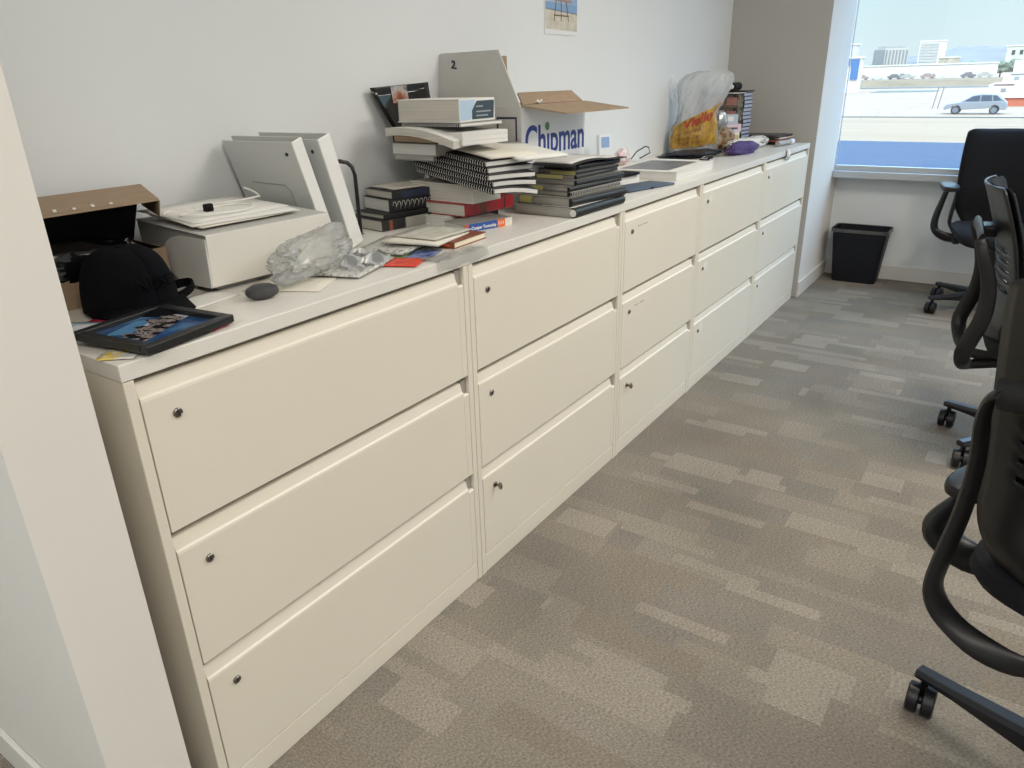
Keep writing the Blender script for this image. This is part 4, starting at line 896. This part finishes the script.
# ------------------------------------------------------------------ office chairs
def sup(z): return z
def chair(label, loc, seat_rot, base_rot, dz, arm_dz=0.0, group='black office chairs'):
    t = thing('office_chair', label, 'office chair', (*loc, 0), (0, 0, R(seat_rot)), group)
    br = R(base_rot-seat_rot)
    # five-star base
    obj('hub', MB().lathe([(.03, .055), (.042, .06), (.045, .10), (.04, .135), (.030, .14)], 20), 'base', t, smooth=True)
    for k in range(5):
        a_ = br+2*math.pi*k/5; d = Vector((math.cos(a_), math.sin(a_), 0)); n = Vector((-d.y, d.x, 0))
        ring = []
        for r, w, z0, z1 in ((.035, .026, .062, .128), (.12, .023, .070, .122), (.25, .020, .080, .110), (.338, .019, .082, .104)):
            ring.append([d*r+n*w*.75+Vector((0, 0, z1)), d*r+n*w+Vector((0, 0, z1-.012)), d*r+n*w*.8+Vector((0, 0, z0)), d*r-n*w*.8+Vector((0, 0, z0)), d*r-n*w+Vector((0, 0, z1-.012)), d*r-n*w*.75+Vector((0, 0, z1))])
        leg = obj('base_leg', MB().loft(ring), 'base', t, bevel=.003)
        c = d*.318
        ca_ = a_ + [1.9, .8, 2.6, 1.2, 2.2][k]
        cd_ = Vector((math.cos(ca_), math.sin(ca_), 0)); cn = Vector((-cd_.y, cd_.x, 0))
        ctr = c+cd_*.018+Vector((0, 0, .0355))
        w = MB()
        for s in (-1, 1): w.tube([ctr+cn*s*.004, ctr+cn*s*.006, ctr+cn*s*.026, ctr+cn*s*.029], [.031, .035, .035, .030], 22)
        w.tube([ctr-cn*.01, ctr+cn*.01], .012, 10); w.tube([c+Vector((0, 0, .04)), c+Vector((0, 0, .09))], .009, 10)
        cs_ = obj('caster', w, 'black', leg, smooth=True)
    obj('gas_column', MB().lathe([(.030, .13), (.030, .27), (.022, .275), (.022, .40+dz)], 18), 'black', t, smooth=True)
    obj('mechanism', MB().box(-.13, .12, -.09, .09, .375+dz, .418+dz).box(.0, .03, -.20, -.09, .385+dz, .40+dz).box(-.01, .05, -.235, -.20, .378+dz, .406+dz).box(-.08, -.06, .09, .20, .385+dz, .40+dz).box(-.09, -.03, .20, .235, .378+dz, .406+dz), 'black', t, bevel=.008)
    # seat cushion
    def rring(z, k, xo=0):
        out = []
        for j in range(40):
            a_ = 2*math.pi*j/40; c, s = math.cos(a_), math.sin(a_)
            x = .245*k*math.copysign(abs(c)**.45, c); y = .245*k*math.copysign(abs(s)**.45, s)
            out.append(Vector((x+.01+xo, y, z - .035*max(0, (x-.08)/.16)**2 - .0)))
        return out
    obj('seat', MB().loft([rring(.418+dz, .86), rring(.424+dz, .95), rring(.445+dz, 1.0), rring(.470+dz, .985), rring(.482+dz, .92), rring(.484+dz, .75)]), 'mesh', t, smooth=True)
    # backrest shell, S-curve, slotted at the lumbar
    def prof(v):
        pts = [(-.205, .435), (-.235, .52), (-.222, .60), (-.222, .68), (-.238, .76), (-.258, .84), (-.282, .91), (-.305, .97), (-.322, 1.012)]
        f = v*(len(pts)-1); i = min(int(f), len(pts)-2); q = f-i
        p0 = pts[max(i-1, 0)]; p1 = pts[i]; p2 = pts[i+1]; p3 = pts[min(i+2, len(pts)-1)]
        cr_ = lambda a, b, c, d: .5*((2*b)+(-a+c)*q+(2*a-5*b+4*c-d)*q*q+(-a+3*b-3*c+d)*q**3)
        return cr_(p0[0], p1[0], p2[0], p3[0]), cr_(p0[1], p1[1], p2[1], p3[1])+dz
    def halfw(v):
        w = .218+.02*math.sin(v*math.pi)
        if v > .93: w *= math.sqrt(max(0.0, 1-((v-.93)/.075)**2))*.25+.75
        if v < .25: w *= .62+.38*math.sin(v/.25*math.pi/2)
        return w
    def shell(u, v, off=0):
        x, z = prof(v); s = 2*u-1
        return (x - off + .045*s*s, halfw(v)*s, z)
    NV = 54
    def slot(i, j): return 16 <= j <= 30 and j % 3 == 0 and 3 <= i <= 20
    obj('back_shell', MB().grid(lambda u, v: shell(u, v, .014), 24, NV, skip=slot), 'black', t, smooth=True, solid=.007)
    # padded front, left open over the slots
    def cush(u, v): 
        x, y, z = shell(u, .02+.97*v); e_ = min(1, 6*min(u, 1-u, v, 1-v))
        return (x+.004+.028*math.sqrt(max(0, e_)), y*.985, z)
    obj('back_cushion', MB().grid(cush, 20, 20), 'mesh', t, smooth=True, solid=.004)
    # outer yoke frame: crossbar behind the back, side uprights curving under the seat
    side = [(-.322, .150, .844), (-.322, .190, .834), (-.308, .205, .790), (-.284, .210, .725), (-.270, .214, .655), (-.272, .219, .575), (-.292, .222, .50), (-.306, .218, .445), (-.300, .190, .400), (-.285, .130, .368), (-.25, .065, .356), (-.16, .035, .362), (-.08, .03, .370)]
    def smoothp(p, n=4):
        out = []
        for i in range(len(p)-1):
            p0, p1, p2, p3 = [Vector(p[max(0, min(len(p)-1, k))]) for k in (i-1, i, i+1, i+2)]
            for j in range(n):
                q = j/n; out.append(.5*((2*p1)+(-p0+p2)*q+(2*p0-5*p1+4*p2-p3)*q*q+(-p0+3*p1-3*p2+p3)*q**3))
        out.append(Vector(p[-1])); return out
    for s in (-1, 1):
        pts = smoothp([(x, y*s, z+dz) for x, y, z in side])
        obj('back_upright', MB().tube(pts, [.018+.010*math.sin(math.pi*min(1, k/len(pts)))**2 for k in range(len(pts))], 12, flat=(1.0, .42), up=(0, 1, 0)), 'black', t, smooth=True)
    obj('yoke_bar', MB().tube(smoothp([(-.322, -.185, .838+dz), (-.322, -.12, .846+dz), (-.322, 0, .849+dz), (-.322, .12, .846+dz), (-.322, .185, .838+dz)]), .021, 12, flat=(.55, 1.2)), 'black', t, smooth=True)
    obj('yoke_mount', MB().box(-.318, -.268, -.05, .05, .825+dz, .865+dz), 'black', t, bevel=.01)
    for s in (-1, 1):
        kz = (.198+arm_dz)/.198
        a0 = smoothp([(-.05, .17*s, .39+dz), (-.09, .265*s, .398+dz), (-.112, .318*s, .43+dz), (-.110, .330*s, .43+.05*kz+dz), (-.085, .316*s, .43+.13*kz+dz), (-.055, .302*s, .43+.198*kz+dz)])
        arm = obj('armrest', MB().tube(a0, [.020+.008*math.sin(math.pi*min(1, k/len(a0)*1.2)) for k in range(len(a0))], 12, flat=(1.25, .75), up=(0, 1, 0)), 'black', t, smooth=True)
        pd = MB(); n = 28; rg = []
        for z_, k in ((.626, .86), (.632, .97), (.644, 1.0), (.654, .97), (.658, .88)):
            rg.append([Vector((.005+.125*k*math.copysign(abs(math.cos(2*math.pi*j/n))**.55, math.cos(2*math.pi*j/n)), .302*s+.046*k*math.copysign(abs(math.sin(2*math.pi*j/n))**.7, math.sin(2*math.pi*j/n)), z_+dz+arm_dz)) for j in range(n)])
        obj('arm_pad', MB().loft(rg), 'black', arm, smooth=True)
    return t
chair('black office chair nearest the camera, cut off by the right edge, its slotted back showing', (.939, -1.454), -25, 68, .085, -.11)
chair('black office chair second from the window, turned side-on with its curved frame to the left', (2.64, -1.345), -84, 66, .0)
chair('black office chair farthest off, beside the window and waste bin', (4.650, -1.068), 192, 54, .030, .065)

# ------------------------------------------------------------------ outside the window
KO = .285
def om(name, rgb, rough=.8, **k): return mat(name, tuple(c*KO for c in rgb), rough, **k)
def streak(name, c1, c2):
    m = bpy.data.materials.new(name); m.use_nodes = True; nt = m.node_tree; N = nt.nodes; L = nt.links; b = N['Principled BSDF']; b.inputs['Roughness'].default_value = .8
    tc = N.new('ShaderNodeTexCoord'); mp = N.new('ShaderNodeMapping'); mp.inputs['Scale'].default_value = (1.2, .05, 1)
    n = N.new('ShaderNodeTexNoise'); n.inputs['Scale'].default_value = 1; n.inputs['Detail'].default_value = 3
    c = N.new('ShaderNodeValToRGB'); c.color_ramp.elements[0].position = .35; c.color_ramp.elements[0].color = (*[q*KO for q in c1], 1); c.color_ramp.elements[1].position = .65; c.color_ramp.elements[1].color = (*[q*KO for q in c2], 1)
    L.new(tc.outputs['Object'], mp.inputs['Vector']); L.new(mp.outputs['Vector'], n.inputs['Vector']); L.new(n.outputs['Fac'], c.inputs['Fac']); L.new(c.outputs['Color'], b.inputs['Base Color']); return m
G = -2.15
struct('shaded_roof_deck', MB().box(5.4, 31, -40, 60, -1.3, -1.06), streak('deck_shade_blue', (.085, .135, .27), (.14, .195, .34)))  # blue colour stands in for the building's shade on the deck
struct('gravel_roof_deck', MB().box(31, 47.6, -60, 80, -1.3, -1.07), streak('pale_roof_gravel', (1.02, .60, .32), (1.22, .78, .45)))
struct('roof_ledge', MB().box(47.6, 48, -60, 80, -1.6, -1.03), om('ledge_concrete', (.40, .39, .36)))
struct('road', MB().box(48, 900, -400, 500, -2.6, G), om('pale_concrete', (1.25, .80, .52), .9, var=.06, vscale=.05))
struct('road_median', MB().box(180, 181.5, -300, 400, G, -1.85), om('median_white', (.95, .93, .88)))
struct('embankment', MB().prism([(190, G), (196, -.85), (199, -.7), (222, -.7), (222, G)], -300, 400, 'y'), om('embankment_tan', (.80, .50, .26), .9, var=.15, vscale=.3))
struct('grass_strip', MB().box(150, 160, 14, 24, G, G+.05), om('dry_grass', (.42, .50, .40), .9, var=.2, vscale=.6))
hm = MB()
def hill(u, v):
    y = -900+u*2000
    z = 10+56*max(0, min(1, (520-y)/300))*(.86+.14*noise.noise(Vector((y*.004, 3, 0))))+7*noise.noise(Vector((y*.012, 8, 0)))
    return (2300+400*v, y, -4+(z+4)*math.sin(v*math.pi/2)+3*noise.noise(Vector((y*.02, v*5, 1))))
hm.grid(hill, 160, 16)
struct('hills', hm, om('hazy_hill', (.72, .62, .55), 1.0, var=.16, vscale=.010), smooth=True)
white_b = om('white_render', (2.5, 2.2, 1.95)); glassy = om('tower_glass', (.85, .82, .76), .5); dgl = om('dark_glass', (.22, .22, .18), .6)
def building(name, label, x, y0, y1, z1, m, depth=5, z0=G, parts=(), cat='building'):
    t = thing(name, label, cat, (x, y0, z0))
    obj('wall', MB().box(0, depth, 0, y1-y0, 0, z1-z0), m, t)
    obj('roof', MB().box(-.2, depth+.2, -.2, y1-y0+.2, z1-z0, z1-z0+.3), white_b, t)
    for nm, yy0, yy1, zz0, zz1, mm in parts: obj(nm, MB().box(-.15, -.01, yy0-y0, yy1-y0, zz0-z0, zz1-z0), mm, t)
    return t
def stripes(n, y0, y1, z0, z1, mm, w=.55):
    d = (y1-y0)/n
    return [('window_strip', y0+d*(k+.2), y0+d*(k+.2+w), z0, z1, mm) for k in range(n)]
t = thing('office_tower', 'grey and striped office tower far off left of the white one', 'building', (300, 46.3, G))
cnr = [(0, 0), (4, 4), (10, -1.5), (5, -6.6)]
obj('wall', MB().prism(cnr, 0, 10.6, 'z'), om('tower_stone', (1.7, 1.5, 1.25)), t)
obj('glass_side', MB().prism([(-.12, .05), (3.9, 4.05), (3.9, 4.2), (-.2, .1)], .3, 10.2, 'z'), glassy, t)
for k in range(7):
    f0, f1 = (k+.25)/7, (k+.75)/7
    obj('window_strip', MB().prism([(5*f0-.05, -6.6*f0-.1), (5*f1-.05, -6.6*f1-.1), (5*f1, -6.6*f1), (5*f0, -6.6*f0)], .4, 10.0, 'z'), glassy, t)
obj('roof', MB().prism([(x*.8+1, y*.8-.1) for x, y in cnr], 10.6, 11.2, 'z'), om('tower_cap', (1.2, 1.1, .95)), t)
t = building('office_tower', 'white office tower with a fine grey window grid far off', 280, 26.3, 33.4, 9.4, white_b, depth=3)
for k in range(11): obj('window_row', MB().box(-.2, -.02, 1.7, 6.8, 2.4+k*.82, 2.9+k*.82), om('window_haze', (1.5, 1.4, 1.25)), t)
t = building('low_building', 'white building with a blue corner stripe beside the window jamb', 150, 26.2, 34, 3.5, white_b, depth=2)
obj('blue_stripe', MB().box(-.3, -.02, .3, 7.6, 4.5, 5.5).box(-.3, -.02, .3, 1.5, 2.2, 4.5), om('stripe_blue', (.25, .55, 1.1)), t)
building('low_building', 'grey upper block behind the white building with the blue stripe', 175, 32, 39, 6.4, om('block_haze', (1.9, 1.8, 1.65)), depth=3)
building('warehouse', 'long low white warehouse in front of the far towers', 224, 9, 40, 2.4, white_b, depth=5, parts=[('door', 14, 14.7, -.6, .6, dgl), ('door', 22, 22.9, -.6, .4, glassy), ('door', 29, 29.9, -.6, .6, glassy)])
building('apartment_block', 'small tan and white block right of the white tower', 250, 19.5, 24.5, 4.2, om('block_tan', (1.6, 1.3, .95), .8, var=.3, vscale=.8), depth=3)
building('apartment_block', 'cream hillside apartment block with dark windows at the far right', 245, -10, 8.5, 6.4, om('block_cream', (2.1, 1.9, 1.5)), depth=4, parts=stripes(8, -6, 8, 4.4, 5.5, dgl, .4))
t = thing('hangar', 'white stepped building with an orange red base stripe at the right', 'building', (90, -14, G))
obj('wall', MB().box(0, 14, 0, 17.3, .78, 2.0).box(4, 14, 0, 16.4, 2.0, 2.9).box(8, 14, 0, 15.8, 2.9, 4.2), white_b, t)
obj('wall_base', MB().box(.2, 14, .2, 16.0, 0, .78), om('base_orange', (1.9, .50, .25)), t)
obj('roof_band', MB().box(-.05, 0, 15.2, 16.9, 1.92, 2.04), om('band_red', (.60, .25, .25)), t)
obj('roof_band', MB().box(3.9, 4, 14.0, 15.8, 2.82, 2.94), om('band_grey', (.45, .45, .45)), t)
for x_, yy, zz in ((0, 15.8, 1.3), (0, 13.2, 1.2), (4, 15.0, 2.3), (8, 14.4, 3.3), (8, 12.6, 3.3)): obj('window', MB().box(x_-.04, x_, yy, yy+.45, zz, zz+.35), glassy, t)
TL = ['leftmost of the small trees right of the white tower', 'second small tree right of the white tower', 'third small tree right of the white tower', 'fourth small tree right of the white tower', 'rightmost small tree before the cream apartment block', 'small tree left of the striped office tower']
for k, (x, y, s_) in enumerate(((234, 18.6, 3.9), (237, 15.2, 4.3), (234, 11.8, 4.1), (237, 8.6, 4.2), (234, 5.4, 4.5), (296, 53, 4))):
    t = thing('tree', TL[k], 'tree', (x, y, G), group='far trees')
    obj('crown', crumple((0, 0, s_*.85), (s_*.36, s_*.36, s_*.32), 40+k, sub=4, amp=.7)[0], om('tree_green', (.75, .78, .55), .9, var=.3, vscale=.9), t, smooth=True)
    obj('trunk', MB().tube([(0, 0, 0), (0, 0, s_*.6)], s_*.04, 6), om('trunk_brown', (.3, .25, .2)), t)
lpst = thing('fence_post', 'pair of thin grey poles standing beyond the roof ledge', 'post', (85.6, 7.0, G))
obj('pole', MB().tube([(0, 0, 0), (0, -.25, 1.95)], .035, 6), om('pole_grey', (.45, .45, .45)), lpst); obj('pole', MB().tube([(0, .45, 0), (0, .2, 1.95)], .035, 6), om('pole_grey', (.45, .45, .45)), lpst)
def car(label, loc, rz, paint, scale=1):
    t = thing('car', label, 'car', loc, (0, 0, R(rz)))
    Wd = .92*scale
    low = [(-2.28, .35), (-2.30, .60), (-2.15, .80), (-1.2, .96), (-.9, .99), (1.9, 1.04), (2.2, .98), (2.28, .62), (2.24, .35)]
    def arch(cx): return [(cx+.40*math.cos(R(a_)), .33+.40*math.sin(R(a_))) for a_ in range(5, 180, 25)]
    poly = low + arch(1.4) + arch(-1.4)
    obj('body', MB().prism([(x*scale, z*scale) for x, z in poly], -Wd, Wd, 'y'), paint, t, bevel=.04)
    cab = [(-1.15, .97), (-.30, 1.50), (.4, 1.62), (1.45, 1.56), (2.12, 1.04)]
    g = obj('cabin', MB().prism([(x*scale, z*scale) for x, z in cab], -Wd*.86, Wd*.86, 'y'), paint, t, bevel=.05)
    for s in (-1, 1):
        for pl in ([(-.85, 1.03), (-.25, 1.43), (.25, 1.50), (.25, 1.03)], [(.35, 1.03), (.35, 1.50), (1.05, 1.50), (1.15, 1.05)], [(1.25, 1.06), (1.15, 1.49), (1.42, 1.46), (1.80, 1.12)]):
            obj('side_window', MB().prism([(x*scale, z*scale) for x, z in pl], s*Wd*.865, s*Wd*.875, 'y'), om('car_glass', (.24, .30, .40), .2), g)
    for x in (-1.4, 1.4):
        for s in (-1, 1):
            w = MB().tube([(x*scale, s*(Wd-.2), .33*scale), (x*scale, s*(Wd+.0), .33*scale)], .34*scale, 20); w.tube([(x*scale, s*(Wd+.0), .33*scale), (x*scale, s*(Wd+.015), .33*scale)], .22*scale, 14, 1)
            obj('wheel', w, [om('tyre', (.16, .16, .18), .8), om('rim', (.6, .62, .66), .4)], t, smooth=True)
    return t
car('silver car driving past on the road beyond the roof ledge', (75, 3.22, G), 270, om('silver_paint', (.95, .95, .98), .35, metal=.1), .98)
car('blue car parked on the roof deck half hidden by the far chair', (28, -2.05, -1.06), 270, om('blue_paint', (.10, .20, .55), .3), .72)
for k in range(9):
    y = 9+k*3.9 + .5*math.sin(k*5); cm = [(1.5, 1.3, 1.1), (.7, .6, .55), (2.2, 1.9, 1.6), (1.3, .9, .75)][k % 4]
    t = thing('parked_car', ['dark', 'pale', 'grey', 'white', 'black', 'red', 'silver', 'blue', 'tan'][k] + ' speck of a car parked before the far warehouse', 'car', (214+3*math.sin(k*3), y, -.7), group='far parked cars')
    t['label'] = ['right-hand end', 'second from the right', 'third from the right', 'fourth from the right', 'middle', 'fourth from the left', 'third from the left', 'second from the left', 'left-hand end'][k] + ' of the tiny cars parked before the far warehouse'
    obj('body', MB().prism([(0, .3), (0, .75), (.7, .85), (1.1, 1.25), (2.3, 1.25), (2.7, .85), (3.2, .75), (3.2, .3)], 0, 1.5, 'x').box(.1, 1.4, .45, 1.0, 0, .35).box(.1, 1.4, 2.3, 2.85, 0, .35), om('speck_paint_%d' % (k % 4), cm, .4), t)

# ------------------------------------------------------------------ light
w = bpy.data.worlds.new('world'); bpy.context.scene.world = w; w.use_nodes = True
nt = w.node_tree; N = nt.nodes; L = nt.links; bg = N['Background']
tc = N.new('ShaderNodeTexCoord'); sx = N.new('ShaderNodeSeparateXYZ'); L.new(tc.outputs['Generated'], sx.inputs[0])
cr = N.new('ShaderNodeValToRGB'); e = cr.color_ramp.elements
e[0].position = 0; e[0].color = (.84, .96, .98, 1); e[1].position = .5; e[1].color = (.44, .69, 1.0, 1)
k = e.new(.10); k.color = (.73, .93, .96, 1)
L.new(sx.outputs['Z'], cr.inputs['Fac']); L.new(cr.outputs['Color'], bg.inputs['Color'])
mr = N.new('ShaderNodeMapRange'); mr.interpolation_type = 'SMOOTHSTEP'; mr.inputs['From Min'].default_value = .13; mr.inputs['From Max'].default_value = .42
mr.inputs['To Min'].default_value = 1.0; mr.inputs['To Max'].default_value = 5.3
L.new(sx.outputs['Z'], mr.inputs['Value']); L.new(mr.outputs['Result'], bg.inputs['Strength'])
sun = bpy.data.lights.new('sun', 'SUN'); sun.energy = 2.4; sun.angle = .01; sun.color = (1, .93, .80)
so_ = bpy.data.objects.new('sun', sun); COL.objects.link(so_); so_.rotation_euler = Vector((.62, .28, -.75)).to_track_quat('-Z', 'Y').to_euler()
# portal in the window opening so that sky light is sampled through it
wl = bpy.data.lights.new('window_portal', 'AREA'); wl.shape = 'RECTANGLE'; wl.size = 1.66; wl.size_y = 5.1; wl.cycles.is_portal = True
wo = bpy.data.objects.new('window_portal', wl); COL.objects.link(wo); wo.location = (XG+.06, -2.6, 1.62); wo.rotation_euler = (0, R(90), 0)
sc = bpy.context.scene
sc.view_settings.view_transform = 'Standard'; sc.view_settings.look = 'None'; sc.view_settings.exposure = 0
